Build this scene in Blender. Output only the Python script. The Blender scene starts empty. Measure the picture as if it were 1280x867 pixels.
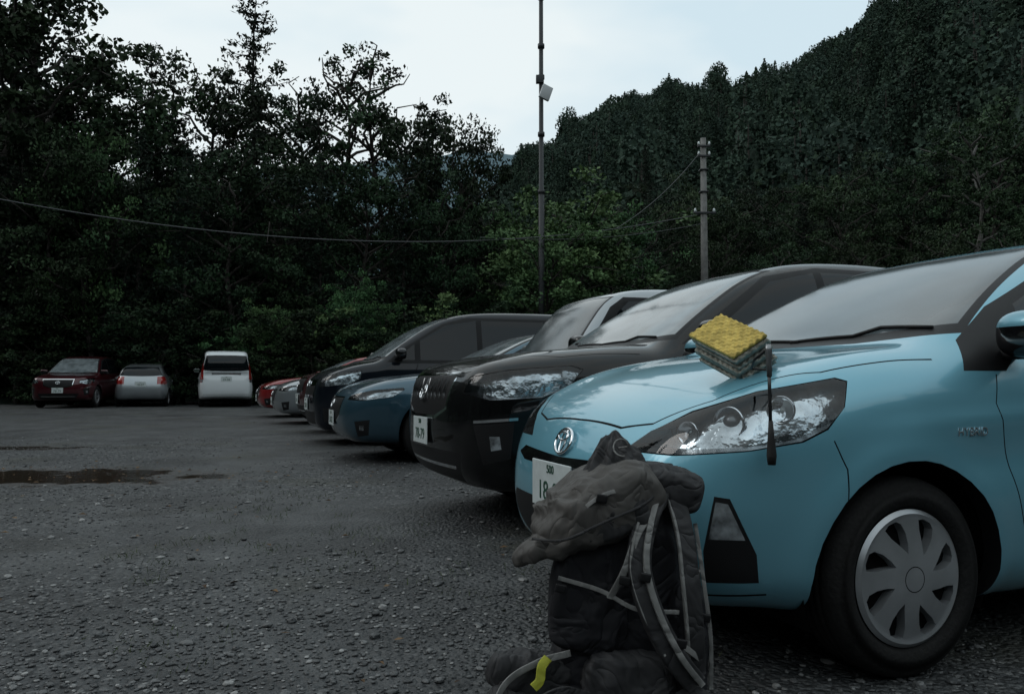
import bpy, bmesh, math, random
import numpy as np
from mathutils import Vector, Matrix, noise as mnoise
random.seed(7); np.random.seed(7)
scn=bpy.context.scene
scn.view_settings.view_transform='Standard'; scn.view_settings.look='None'; scn.view_settings.exposure=0
COL=scn.collection
CA=math.radians(21.05)
R_=Vector((math.cos(CA),-math.sin(CA),0)); F_=Vector((math.sin(CA),math.cos(CA),0))
def pos(t,d,z=0.0):          # bearing tangent t, depth d along the view axis
    v=F_*d+R_*(t*d); return Vector((v.x,v.y,z))
HC=0.87
# ---------------------------------------------------------------- helpers
def empty(name,loc=(0,0,0),rot=0.0):
    e=bpy.data.objects.new(name,None); COL.objects.link(e); e.location=loc; e.rotation_euler=(0,0,rot); e.empty_display_size=0.2
    return e
def link(name,me,parent=None,loc=None,rot=None):
    o=bpy.data.objects.new(name,me); COL.objects.link(o)
    if parent is not None: o.parent=parent
    if loc is not None: o.location=loc
    if rot is not None: o.rotation_euler=rot
    return o
def mesh_np(name,V,F,mats=(),smooth=False,matidx=None,attr=None):
    V=np.asarray(V,dtype=np.float32); F=np.asarray(F,dtype=np.int32)
    me=bpy.data.meshes.new(name); k=F.shape[1]
    me.vertices.add(len(V)); me.vertices.foreach_set('co',V.ravel())
    me.loops.add(F.size); me.loops.foreach_set('vertex_index',F.ravel())
    me.polygons.add(len(F)); me.polygons.foreach_set('loop_start',np.arange(0,F.size,k,dtype=np.int32))
    for m in mats: me.materials.append(m)
    if matidx is not None: me.polygons.foreach_set('material_index',np.asarray(matidx,dtype=np.int32))
    me.update(calc_edges=True); me.validate()
    me.polygons.foreach_set('use_smooth',[smooth]*len(me.polygons))
    if attr is not None:
        a=me.attributes.new('shade','FLOAT','POINT'); a.data.foreach_set('value',np.asarray(attr,dtype=np.float32))
    return me
def mesh_py(name,V,F,mats=(),smooth=False,matidx=None):
    me=bpy.data.meshes.new(name); me.from_pydata([tuple(v) for v in V],[],[tuple(f) for f in F])
    for m in mats: me.materials.append(m)
    if matidx: me.polygons.foreach_set('material_index',matidx)
    me.polygons.foreach_set('use_smooth',[smooth]*len(me.polygons)); me.update()
    return me
def bm_obj(bm,name,mats,parent=None,smooth=True,loc=None,rot=None):
    me=bpy.data.meshes.new(name); bm.to_mesh(me); bm.free()
    for m in mats: me.materials.append(m)
    me.polygons.foreach_set('use_smooth',[smooth]*len(me.polygons))
    return link(name,me,parent,loc,rot)
# ---------------------------------------------------------------- materials
def newmat(name):
    m=bpy.data.materials.new(name); m.use_nodes=True
    nt=m.node_tree; b=nt.nodes['Principled BSDF']; return m,nt,b
def N(nt,t,**k):
    n=nt.nodes.new(t)
    for a,v in k.items():
        if a in n.inputs: n.inputs[a].default_value=v
        else: setattr(n,a,v)
    return n
def simple(name,col,rough=0.5,metal=0.0,coat=0.0,bump=0.0,bscale=60,var=0.0,spec=0.5,coord='Object',ior=1.5,bdist=.01):
    m,nt,b=newmat(name)
    b.inputs['Base Color'].default_value=(*col,1); b.inputs['Roughness'].default_value=rough; b.inputs['IOR'].default_value=ior
    b.inputs['Metallic'].default_value=metal; b.inputs['Coat Weight'].default_value=coat; b.inputs['Coat Roughness'].default_value=0.03
    b.inputs['Specular IOR Level'].default_value=spec
    if var>0 or bump>0:
        tc=N(nt,'ShaderNodeTexCoord'); nz=N(nt,'ShaderNodeTexNoise'); nz.inputs['Scale'].default_value=bscale; nz.inputs['Detail'].default_value=4
        nt.links.new(tc.outputs[coord],nz.inputs['Vector'])
    if var>0:
        mx=N(nt,'ShaderNodeMix',data_type='RGBA'); mx.inputs['A'].default_value=(*[c*(1-var) for c in col],1); mx.inputs['B'].default_value=(*[min(1,c*(1+var)) for c in col],1)
        mr=N(nt,'ShaderNodeMapRange'); mr.inputs['From Min'].default_value=.35; mr.inputs['From Max'].default_value=.65; nt.links.new(nz.outputs['Fac'],mr.inputs['Value'])
        nt.links.new(mr.outputs[0],mx.inputs['Factor']); nt.links.new(mx.outputs['Result'],b.inputs['Base Color'])
    if bump>0:
        bp=N(nt,'ShaderNodeBump'); bp.inputs['Strength'].default_value=bump; bp.inputs['Distance'].default_value=bdist
        nt.links.new(nz.outputs['Fac'],bp.inputs['Height']); nt.links.new(bp.outputs['Normal'],b.inputs['Normal'])
    return m
def paint(name,col,metal=0.35,rough=0.32,grime=.3,spec=.3,cior=1.5):
    m,nt,b=newmat(name)
    b.inputs['Metallic'].default_value=metal; b.inputs['Coat Weight'].default_value=1.0; b.inputs['Coat IOR'].default_value=cior; b.inputs['Specular IOR Level'].default_value=spec
    tc=N(nt,'ShaderNodeTexCoord'); n1=N(nt,'ShaderNodeTexNoise'); n1.inputs['Scale'].default_value=3.0; n1.inputs['Detail'].default_value=6
    nt.links.new(tc.outputs['Object'],n1.inputs['Vector'])
    sep=N(nt,'ShaderNodeSeparateXYZ'); nt.links.new(tc.outputs['Object'],sep.inputs[0])
    # road grime low on the body
    mr=N(nt,'ShaderNodeMapRange'); mr.inputs['From Min'].default_value=0.15; mr.inputs['From Max'].default_value=0.6; mr.inputs['To Min'].default_value=grime*1.8; mr.inputs['To Max'].default_value=0.0
    nt.links.new(sep.outputs['Z'],mr.inputs['Value'])
    mu=N(nt,'ShaderNodeMath',operation='MULTIPLY'); nt.links.new(mr.outputs[0],mu.inputs[0]); nt.links.new(n1.outputs['Fac'],mu.inputs[1])
    gr=N(nt,'ShaderNodeMix',data_type='RGBA'); gr.inputs['A'].default_value=(*col,1); gr.inputs['B'].default_value=(0.035,0.035,0.032,1)
    nt.links.new(mu.outputs[0],gr.inputs['Factor']); nt.links.new(gr.outputs['Result'],b.inputs['Base Color'])
    b.inputs['Roughness'].default_value=rough
    m2=N(nt,'ShaderNodeMapRange'); m2.inputs['From Min'].default_value=0.35; m2.inputs['From Max'].default_value=0.7; m2.inputs['To Min'].default_value=0.02; m2.inputs['To Max'].default_value=0.08
    nt.links.new(n1.outputs['Fac'],m2.inputs['Value']); nt.links.new(m2.outputs[0],b.inputs['Coat Roughness'])
    return m
M={}
M['glass']=simple('car_glass',(0.004,0.006,0.008),0.02,ior=1.42)
M['glass_sheen']=simple('windshield_glass',(0.15,0.175,0.185),0.09,ior=2.2,var=0.3,bscale=5)  # pale base colour stands in for bright sky reflected in the windshield
M['glass_near']=simple('windshield_soft_sheen',(0.065,0.08,0.087),0.12,ior=1.8,var=0.35,bscale=3)  # mottled grey base paints in a softer sky reflection
M['black']=simple('black_trim',(0.008,0.008,0.009),0.5,bump=0.1,bscale=300,spec=.3)
M['gloss']=simple('gloss_black',(0.006,0.006,0.007),0.1,0,0.6)
M['gap']=simple('panel_gap',(0.004,0.004,0.004),0.8,spec=.1)
M['rubber']=simple('tyre_rubber',(0.010,0.010,0.010),0.8,bump=0.3,bscale=90,var=0.3,spec=.25)
M['alloy']=simple('silver_plastic',(0.40,0.42,0.44),0.34,0.7,0.3,var=0.12,bscale=8)
M['chrome']=simple('chrome',(0.75,0.77,0.79),0.07,1.0)
M['lampbright']=simple('lamp_clear',(0.30,0.33,0.35),0.1,0.6,1.0,var=0.8,bscale=16)
M['bars']=simple('satin_bars',(0.25,0.26,0.27),.3,.8)
M['tail']=simple('tail_lamp_red',(0.26,0.012,0.01),0.12,0,1.0,var=0.3,bscale=20)
M['plate']=simple('plate_white',(0.55,0.60,0.60),0.45,var=0.06,bscale=30)
M['platetxt']=simple('plate_green',(0.01,0.06,0.035),0.5)
M['interior']=simple('arch_liner',(0.004,0.004,0.004),0.9,spec=.1)
M['satin']=simple('lamp_reflector_metal',(0.50,0.54,0.56),.2,.85,0,.5,9,.5,bdist=.05)
M['ringd']=simple('lamp_bezel',(0.14,0.145,0.15),.25,.6)
def lensmat():
    m,nt,b=newmat('headlamp_lens'); out=nt.nodes['Material Output']
    tr=N(nt,'ShaderNodeBsdfTransparent'); tr.inputs[0].default_value=(0.95,0.98,1.0,1)
    gl=N(nt,'ShaderNodeBsdfGlossy'); gl.inputs['Roughness'].default_value=0.03
    fr=N(nt,'ShaderNodeFresnel'); fr.inputs[0].default_value=1.55
    mx=N(nt,'ShaderNodeMixShader'); nt.links.new(fr.outputs[0],mx.inputs[0]); nt.links.new(tr.outputs[0],mx.inputs[1]); nt.links.new(gl.outputs[0],mx.inputs[2])
    nt.links.new(mx.outputs[0],out.inputs['Surface']); return m
M['lens']=lensmat()
# ---------------------------------------------------------------- body surface
def chaikin(p,n=3):
    p=[np.array(q,float) for q in p]
    for _ in range(n):
        q=[]
        for i in range(len(p)):
            a=p[i]; b=p[(i+1)%len(p)]; q+= [a*.75+b*.25,a*.25+b*.75]
        p=q
    return np.array(p)
class Grid:
    def __init__(s,poly,x0,x1,z0,z1,h=0.012,blur=3):
        s.x0,s.z0,s.h=x0,z0,h
        xs=np.arange(x0,x1,h); zs=np.arange(z0,z1,h); X,Z=np.meshgrid(xs,zs,indexing='ij')
        d=np.full(X.shape,9.0); ins=np.zeros(X.shape,bool); n=len(poly)
        for i in range(n):
            a=poly[i]; b=poly[(i+1)%n]; e=b-a; L=e@e+1e-12
            t=np.clip(((X-a[0])*e[0]+(Z-a[1])*e[1])/L,0,1)
            d=np.minimum(d,np.hypot(X-a[0]-t*e[0],Z-a[1]-t*e[1]))
            if abs(e[1])>1e-12:
                c=((a[1]>Z)!=(b[1]>Z))&(X<e[0]*(Z-a[1])/e[1]+a[0]); ins^=c
        d=np.where(ins,-d,d)
        for _ in range(blur):
            p=np.pad(d,1,mode='edge'); d=(p[:-2,1:-1]+p[1:-1,1:-1]+p[2:,1:-1])/3
            p=np.pad(d,1,mode='edge'); d=(p[1:-1,:-2]+p[1:-1,1:-1]+p[1:-1,2:])/3
        s.d=d
    def __call__(s,x,z):
        u=np.clip((x-s.x0)/s.h,0,s.d.shape[0]-1.001); v=np.clip((z-s.z0)/s.h,0,s.d.shape[1]-1.001)
        i=u.astype(int); j=v.astype(int); a=u-i; b=v-j; D=s.d
        return (D[i,j]*(1-a)+D[i+1,j]*a)*(1-b)+(D[i,j+1]*(1-a)+D[i+1,j+1]*a)*b
def table(pts,blur=0.05):
    xs=[p[0] for p in pts]; ys=[p[1] for p in pts]
    g=np.arange(xs[0]-.3,xs[-1]+.3,0.005); v=np.interp(g,xs,ys); k=max(1,int(blur/0.005)); ker=np.ones(k)/k
    for _ in range(2):
        v=np.convolve(np.pad(v,(k,k),mode='edge'),ker,mode='same')[k:-k]
    return lambda x:np.interp(x,g,v)
def smax(a,b,k):
    h=np.maximum(k-np.abs(a-b),0)/k; return np.maximum(a,b)+h*h*k*.25
def body_field(S):
    L,H=S['L'],S['H']
    lo=Grid(chaikin(S['lower'],3),-.3,L+.3,-.05,H+.3); gr=Grid(chaikin(S['green'],3),-.3,L+.3,-.05,H+.3)
    w=table(S['w'],.06); pl=table(S['plan'],.05)
    bf=S.get('bow',.16)
    def f(x,y,z):
        s=np.clip(x/L,0,1); bow=bf*(1-s)-0.10*s
        xe=x-bow*y*y; ze=z+0.035*y*y
        # raised fenders, slightly sunken bonnet centre
        fz=S.get('fender',.02)*np.exp(-((np.abs(y)-.62)/.14)**2)*np.clip(1.2-x,0,1)*np.clip(x*2,0,1)
        P=-smax(-lo(xe,ze-fz),-gr(xe,ze),0.05)
        W=w(z)*pl(x)
        for ax in S['axles']:
            r=np.hypot(x-ax,z-S['wr']); W=W+0.014*np.exp(-((r-S['ar']-.01)/.05)**2)*(z<.8)
        zc=S['crease'][0]+S['crease'][1]*x
        W=W-0.018*np.exp(-((z-(zc-.11))/.075)**2)*np.clip((x-.6)/.5,0,1)+0.008*np.exp(-((z-zc)/.025)**2)*np.clip((x-.5)/.5,0,1)
        return smax(P,np.abs(y)-W,S.get('k',.13))
    return f
def build_body(S,res):
    f=body_field(S); L,W,H=S['L'],S['W'],S['H']
    lo=np.array([-.06,-W-.06,S['zb']-.06]); hi=np.array([L+.06,W+.06,H+.06])
    n=[max(4,int(round((hi[i]-lo[i])/res))) for i in range(3)]
    V=[];Fs=[];off=0
    for ax in range(3):
        u,v=[(1,2),(2,0),(0,1)][ax]
        for side in (0,1):
            gu=np.linspace(lo[u],hi[u],n[u]+1); gv=np.linspace(lo[v],hi[v],n[v]+1); U,Vv=np.meshgrid(gu,gv,indexing='ij')
            p=np.zeros((U.size,3)); p[:,u]=U.ravel(); p[:,v]=Vv.ravel(); p[:,ax]=lo[ax] if side==0 else hi[ax]
            idx=np.arange(U.size).reshape(U.shape)+off
            q=np.stack([idx[:-1,:-1],idx[1:,:-1],idx[1:,1:],idx[:-1,1:]],-1).reshape(-1,4)
            V.append(p); Fs.append(q); off+=U.size
    P=np.concatenate(V); Fq=np.concatenate(Fs)
    C=np.stack([np.clip(P[:,0],.75,L-.7),P[:,1]*.4,np.clip(.42+.12*P[:,2],.4,.62)],-1)
    t1=np.ones(len(P)); t0=np.zeros(len(P)); found=np.zeros(len(P),bool); prev=np.zeros(len(P))
    for t in np.linspace(0,1,70)[1:]:
        Q=P+(C-P)*t; v=f(Q[:,0],Q[:,1],Q[:,2]); hit=(v<0)&~found
        t0[hit]=prev[hit]; t1[hit]=t; found|=hit; prev[:]=t
    for _ in range(14):
        tm=(t0+t1)/2; Q=P+(C-P)*tm[:,None]; v=f(Q[:,0],Q[:,1],Q[:,2]); i=v<0
        t1=np.where(i,tm,t1); t0=np.where(i,t0,tm)
    Q=P+(C-P)*t1[:,None]
    bm=bmesh.new(); vs=[bm.verts.new(q) for q in Q]
    for q in Fq:
        try: bm.faces.new([vs[k] for k in q])
        except ValueError: pass
    bmesh.ops.remove_doubles(bm,verts=bm.verts,dist=0.0008)
    for _ in range(2): bmesh.ops.smooth_vert(bm,verts=bm.verts,factor=0.4,use_axis_x=True,use_axis_y=True,use_axis_z=True)
    bmesh.ops.recalc_face_normals(bm,faces=bm.faces); bm.normal_update()
    return bm,f
def inpoly(u,v,poly):
    c=False;n=len(poly)
    for i in range(n):
        x1,y1=poly[i];x2,y2=poly[(i+1)%n]
        if (y1>v)!=(y2>v) and u<(x2-x1)*(v-y1)/(y2-y1)+x1: c=not c
    return c
def cut(bm,e1,e2,poly,flt,mat=None,pad=.04):
    e1=Vector(e1);e2=Vector(e2)
    u0=min(p[0] for p in poly)-pad;u1=max(p[0] for p in poly)+pad;v0=min(p[1] for p in poly)-pad;v1=max(p[1] for p in poly)+pad
    cand=[]
    for f in bm.faces:
        c=f.calc_center_median(); u=c.dot(e1)
        if u0<u<u1 and v0<c.dot(e2)<v1 and flt(c,f.normal): cand.append(f)
    n=len(poly)
    for i in range(n):
        a=poly[i];b=poly[(i+1)%n]; du,dv=b[0]-a[0],b[1]-a[1]; LL=du*du+dv*dv
        if LL<1e-10: continue
        sub=[];rest=[]
        for f in cand:
            c=f.calc_center_median(); u=c.dot(e1);v=c.dot(e2); t=max(0,min(1,((u-a[0])*du+(v-a[1])*dv)/LL))
            (sub if math.hypot(u-a[0]-t*du,v-a[1]-t*dv)<pad else rest).append(f)
        if not sub: continue
        es={e for f in sub for e in f.edges}; vs={w for f in sub for w in f.verts}
        no=(e1*(-dv)+e2*du).normalized()
        r=bmesh.ops.bisect_plane(bm,geom=sub+list(es)+list(vs),dist=1e-5,plane_co=e1*a[0]+e2*a[1],plane_no=no)
        cand=rest+[g for g in r['geom'] if isinstance(g,bmesh.types.BMFace)]
    out=[]
    for f in set(cand):
        if f.is_valid:
            c=f.calc_center_median()
            if inpoly(c.dot(e1),c.dot(e2),poly): out.append(f)
    if mat is not None:
        for f in out: f.material_index=mat
    return out
def strip(pts,w):
    L=[];R=[]
    for i,p in enumerate(pts):
        a=pts[max(0,i-1)];b=pts[min(len(pts)-1,i+1)]; d=Vector((b[0]-a[0],b[1]-a[1])).normalized(); n=(-d.y*w/2,d.x*w/2)
        L.append((p[0]+n[0],p[1]+n[1]));R.append((p[0]-n[0],p[1]-n[1]))
    return L+R[::-1]
def circle(cx,cz,r,n=30): return [(cx+r*math.cos(2*math.pi*i/n),cz+r*math.sin(2*math.pi*i/n)) for i in range(n)]
# ---------------------------------------------------------------- wheels
def lathe(prof,n=64):   # prof list (r,y) around Y axis
    V=[];F=[]
    for i in range(n):
        a=2*math.pi*i/n
        for r,y in prof: V.append((r*math.cos(a),y,r*math.sin(a)))
    m=len(prof)
    for i in range(n):
        for j in range(m-1):
            F.append((i*m+j,i*m+j+1,((i+1)%n)*m+j+1,((i+1)%n)*m+j))
    return V,F
WM={}
def wheel_mesh(style,R,rim):
    key=(style,R,rim)
    if key in WM: return WM[key]
    w=.088
    prof=[(rim-.005,.02),(rim,-w+.022),(rim+.012,-w+.006),(rim+.03,-w+.0),(rim+.055,-w-.004),(R-.045,-w-.002),(R-.022,-w+.006),(R-.006,-w+.022),(R,-w+.045)]
    for k in range(4):
        y=-w+.055+k*.028
        prof+=[(R,y),(R-.008,y+.002),(R-.008,y+.006),(R,y+.008)]
    prof+=[(R,w-.03),(R-.03,w),(rim,w-.02),(rim-.02,w-.03)]
    V,F=lathe(prof,72); tyre=mesh_py('tyre',V,F,[M['rubber']],True)
    bm=bmesh.new(); nr,na=16,96; rows=[]
    for j in range(nr+1):
        r=rim*(j/nr)
        yy=-w+.012-0.022*(1-(j/nr)**2)*(1 if style=='cover' else -1.2) if j<nr else -w+.014
        if j==nr-1: yy=-w+.004
        if j==0: rows.append([bm.verts.new((0,yy,0))]); continue
        rows.append([bm.verts.new((r*math.cos(2*math.pi*i/na),yy,r*math.sin(2*math.pi*i/na))) for i in range(na)])
    for i in range(na): bm.faces.new((rows[0][0],rows[1][(i+1)%na],rows[1][i]))
    for j in range(1,nr):
        for i in range(na): bm.faces.new((rows[j][i],rows[j][(i+1)%na],rows[j+1][(i+1)%na],rows[j+1][i]))
    bmesh.ops.recalc_face_normals(bm,faces=bm.faces); bm.normal_update()
    if sum(f.normal.y for f in bm.faces)>0: bmesh.ops.reverse_faces(bm,faces=bm.faces)
    ns=8 if style=='cover' else 5
    for k in range(ns):
        a=2*math.pi*(k+.5)/ns
        if style=='cover': loc=[(.38,-.05),(.50,-.11),(.66,-.15),(.80,-.145),(.87,-.08),(.88,.07),(.84,.16),(.70,.12),(.54,.03)]
        else: loc=[(.32,-.04),(.5,-.17),(.85,-.42),(.9,-.3),(.92,0),(.9,.3),(.85,.42),(.5,.17),(.32,.04)]
        poly=[(rim*(p*math.cos(a)-q*math.sin(a)),rim*(p*math.sin(a)+q*math.cos(a))) for p,q in loc]
        fs=cut(bm,(1,0,0),(0,0,1),poly,lambda c,n:True,None,pad=.02)
        r=bmesh.ops.extrude_face_region(bm,geom=fs)
        nv=[g for g in r['geom'] if isinstance(g,bmesh.types.BMVert)]; nf=[g for g in r['geom'] if isinstance(g,bmesh.types.BMFace)]
        bmesh.ops.translate(bm,verts=nv,vec=(0,.03 if style=='cover' else .05,0))
        for f in nf: f.material_index=1
        bmesh.ops.delete(bm,geom=[f for f in fs if f.is_valid],context='FACES_ONLY')
    cut(bm,(1,0,0),(0,0,1),circle(0,0,rim*.19,20),lambda c,n:True,1,pad=.02)
    cut(bm,(1,0,0),(0,0,1),circle(0,0,rim*.175,20),lambda c,n:True,0,pad=.02)
    me=bpy.data.meshes.new('rim'); bm.to_mesh(me); bm.free()
    for m in (M['alloy'],M['interior'],M['chrome']): me.materials.append(m)
    me.polygons.foreach_set('use_smooth',[True]*len(me.polygons))
    try: me.set_sharp_from_angle(angle=math.radians(35))
    except Exception: pass
    WM[key]=(tyre,me); return WM[key]
# ---------------------------------------------------------------- small parts
def rbox(name,size,mat,parent,loc,rot=(0,0,0),bev=.01,seg=3,smooth=True):
    bm=bmesh.new(); bmesh.ops.create_cube(bm,size=1); bmesh.ops.scale(bm,vec=size,verts=bm.verts)
    if bev>0: bmesh.ops.bevel(bm,geom=bm.edges[:],offset=bev,segments=seg,affect='EDGES',profile=.5)
    return bm_obj(bm,name,[mat],parent,smooth,loc,rot)
def tubepts(V,F,pts,rad,n=6):
    pts=[Vector(p) for p in pts]; base=len(V)
    for i,p in enumerate(pts):
        d=(pts[min(i+1,len(pts)-1)]-pts[max(i-1,0)]).normalized()
        a=d.cross(Vector((0,0,1))); 
        if a.length<.05: a=d.cross(Vector((1,0,0)))
        a.normalize(); b=d.cross(a)
        r=rad[i] if hasattr(rad,'__len__') else rad
        for k in range(n):
            t=2*math.pi*k/n; V.append(p+a*(r*math.cos(t))+b*(r*math.sin(t)))
    for i in range(len(pts)-1):
        for k in range(n):
            F.append((base+i*n+k,base+i*n+(k+1)%n,base+(i+1)*n+(k+1)%n,base+(i+1)*n+k))
def tube(name,pts,rad,mat,parent=None,n=10):
    V=[];F=[]; tubepts(V,F,pts,rad,n)
    F.append(tuple(range(n))[::-1]); b=len(V)-n; F.append(tuple(range(b,b+n)))
    return link(name,mesh_py(name,V,F,[mat],True),parent)
def text(name,s,size,mat,parent,loc,rot,ext=.0012):
    c=bpy.data.curves.new(name,'FONT'); c.body=s; c.size=size; c.extrude=ext; c.align_x='CENTER'; c.align_y='CENTER'
    c.materials.append(mat); o=bpy.data.objects.new(name,c); COL.objects.link(o); o.parent=parent; o.location=loc; o.rotation_euler=rot
    return o
def ray_x(f,y,z,L,front=True):
    xs=np.linspace(-.05,L*.5,900) if front else np.linspace(L+.05,L*.5,900)
    v=f(xs,np.full_like(xs,y),np.full_like(xs,z)); i=np.argmax(v<0); return float(xs[i])
def ray_y(f,x,z,W):
    ys=np.linspace(W+.06,.2,600); v=f(np.full_like(ys,x),ys,np.full_like(ys,z)); return float(ys[np.argmax(v<0)])
def ray_z(f,x,y,H):
    zs=np.linspace(H+.06,.3,900); v=f(np.full_like(zs,x),np.full_like(zs,y),zs); return float(zs[np.argmax(v<0)])
def ray_x2(f,y,z,x0,L):
    xs=np.linspace(x0,L*.6,700); v=f(xs,np.full_like(xs,y),np.full_like(xs,z)); return float(xs[np.argmax(v<0)])
# ---------------------------------------------------------------- car
def make_car(name,S,loc,rot,pm,res=.045,lod=1):
    E=empty(name,loc,rot)
    bm,f=build_body(S,res); L,W,H=S['L'],S['W'],S['H']; pad=res*1.1
    mats=[pm,M['glass'],M['black'],M['gap'],M['lampbright'],M['tail'],M['satin'],M['ringd'],M['chrome'],M[S.get('wsm','glass_sheen')],M['gloss']]
    X=(1,0,0);Y=(0,1,0);Z=(0,0,1); w=table(S['w'],.06)
    ws=S['ws']
    def trap(z0,z1,m): 
        a=float(w(z0+.04))-m; b=float(w(z1))-m-.02
        return [(-a,z0+.035),(-a*.6,z0+.008),(0,z0),(a*.6,z0+.008),(a,z0+.035),(b,z1-.012),(b*.5,z1),(-b*.5,z1),(-b,z1-.012)]
    flt=lambda c,n:n.x<-.12 and c.x>ws[2] and c.x<L*.62 and n.z>.1
    cut(bm,Y,Z,trap(ws[0]-.03,ws[1]+.012,.035),flt,2,pad)
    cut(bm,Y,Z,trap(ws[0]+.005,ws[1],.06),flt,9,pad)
    rw=S['rw']
    flt=lambda c,n:n.x>.25 and c.x>L*.7
    cut(bm,Y,Z,trap(rw[0]-.01,rw[1]+.01,.07),flt,2,pad)
    cut(bm,Y,Z,trap(rw[0],rw[1],.09),flt,1,pad)
    for sg in (-1,1):
        fl=lambda c,n,sg=sg:n.y*sg>.45
        for poly in S['sidetrim']: cut(bm,X,Z,poly,fl,2,pad)
        for poly in S['side']: cut(bm,X,Z,poly,fl,1,pad)
    if lod>=1:
        sw=.0045 if lod>1 else .009
        for sg in (-1,1):
            fl=lambda c,n,sg=sg:n.y*sg>.35
            for pts in S['seams']: cut(bm,X,Z,strip(pts,sw),fl,3,pad)
            ft=lambda c,n:n.z>.4 and c.x<ws[2]+.1
            for pts in S.get('hood',[]): cut(bm,X,Y,strip([(p[0],sg*p[1]) for p in pts],sw+.001),ft,3,pad)
    ff=lambda c,n:n.x<-.25 and c.x<.7
    for poly,mi in S.get('frontcuts',[]):
        cut(bm,Y,Z,poly,ff,mi,pad)
        if min(p[0] for p in poly)>0: cut(bm,Y,Z,[(-a,b) for a,b in poly],ff,mi,pad)
    fr=lambda c,n:n.x>.2 and c.x>L*.8
    for poly,mi in S.get('rearcuts',[]):
        for s in ((1,-1) if min(p[0] for p in poly)>0 else (1,)): cut(bm,Y,Z,[(s*a,b) for a,b in poly],fr,mi,pad)
    lensbm=bmesh.new()
    for sg in (-1,1):
        e1=Vector((.8,.6*sg,0)); fl=lambda c,n,sg=sg:c.y*sg>.1 and c.x<1.1 and (n.x<-.1 or n.y*sg>.2)
        for poly,mi in S.get('corner',[]): cut(bm,e1,Z,poly,fl,mi,pad)
        for poly,depth in S.get('lamps',[]):
            if depth>0:   # thin dark rubber gap round the lamp
                cx=sum(p[0] for p in poly)/len(poly); cz=sum(p[1] for p in poly)/len(poly)
                cut(bm,e1,Z,[(p[0]+math.copysign(.004,p[0]-cx),p[1]+math.copysign(.004,p[1]-cz)) for p in poly],fl,3,pad)
            fs=cut(bm,e1,Z,poly,fl,4,pad)
            if depth>0 and fs:
                mp={}
                for g in fs:
                    vv=[]
                    for v in g.verts:
                        if v not in mp: mp[v]=lensbm.verts.new(v.co+v.normal*.001)
                        vv.append(mp[v])
                    try: q=lensbm.faces.new(vv); q.smooth=True
                    except ValueError: pass
                r=bmesh.ops.extrude_face_region(bm,geom=fs)
                nv=[g for g in r['geom'] if isinstance(g,bmesh.types.BMVert)]; nf=[g for g in r['geom'] if isinstance(g,bmesh.types.BMFace)]
                cen=sum((v.co for v in nv),Vector())/len(nv)
                for v in nv: v.co=cen+(v.co-cen)*.90+Vector((depth,-sg*depth*.55,0))
                for g in nf: g.material_index=6
                bmesh.ops.delete(bm,geom=[g for g in fs if g.is_valid],context='FACES_ONLY')
                sel=set(nf); nvs=set(nv)
                for g in bm.faces:
                    if g.material_index in (4,3) and g not in sel and any(v in nvs for v in g.verts): g.material_index=7
    for ax in S['axles']:
        dele=cut(bm,X,Z,circle(ax,S['wr'],S['ar'],34),lambda c,n:abs(c.y)>W*.42,None,pad)
        bmesh.ops.delete(bm,geom=dele,context='FACES')
    be=[e for e in bm.edges if e.is_boundary and min(abs(v.co.y) for v in e.verts)>W*.5]
    r=bmesh.ops.extrude_edge_only(bm,edges=be)
    for g in r['geom']:
        if isinstance(g,bmesh.types.BMVert): g.co.y-=math.copysign(.06,g.co.y)
        if isinstance(g,bmesh.types.BMFace): g.material_index=2
    body=bm_obj(bm,'body',mats,E)
    try: body.data.set_sharp_from_angle(angle=math.radians(38))
    except Exception: pass
    if len(lensbm.faces): bm_obj(lensbm,'headlamp_lens',[M['lens']],E)
    else: lensbm.free()
    tyre,rim=wheel_mesh(S.get('wheel','alloy'),S['wr'],S['rim'])
    V=[];F=[]
    for ax in S['axles']:
        for sg in (-1,1):
            rz=0 if sg<0 else math.pi
            link('wheel',tyre,E,(ax,sg*(W-.115),S['wr']),(0,0,rz)); link('wheel_cover',rim,E,(ax,sg*(W-.115),S['wr']),(0,0,rz))
            n=28; b=len(V); R=S['ar']+.012
            for i in range(n+1):
                a=math.pi*(i/n)*1.24-.12*math.pi
                V+=[(ax+R*math.cos(a),sg*(W-.075),S['wr']+R*math.sin(a)),(ax+R*math.cos(a),sg*.38,S['wr']+R*math.sin(a)),(ax,sg*.38,S['wr'])]
            for i in range(n):
                F+=[(b+3*i,b+3*i+1,b+3*i+4,b+3*i+3),(b+3*i+1,b+3*i+2,b+3*i+5,b+3*i+4)]
    link('wheel_liner',mesh_py('wheel_liner',V,F,[M['interior']],False),E)
    rbox('underbody',(L-1.0,W*1.1,.16),M['interior'],E,(L/2,0,S['zb']+.03),bev=.03)
    mx,mz=S['mirror']
    for sg in (-1,1):
        yy=ray_y(f,mx+.05,mz,W)
        bmm=bmesh.new(); bmesh.ops.create_uvsphere(bmm,u_segments=28,v_segments=18,radius=1)
        for v in bmm.verts:
            c=v.co; c.x=math.copysign(abs(c.x)**.6,c.x)*.075; c.y=math.copysign(abs(c.y)**.7,c.y)*.115; c.z=math.copysign(abs(c.z)**.7,c.z)*.075
            if c.x>.05: c.x=.05
        for q in bmm.faces:
            q.material_index=0
            if q.calc_center_median().x>.0495: q.material_index=1
            elif q.calc_center_median().z<.022: q.material_index=2
        bm_obj(bmm,'door_mirror',[pm,M['chrome'],M['gloss']],E,True,(mx,sg*(yy+.13),mz+.03))
        rbox('mirror_arm',(.06,.12,.035),M['black'],E,(mx+.02,sg*(yy+.02),mz-.03),bev=.012)
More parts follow.
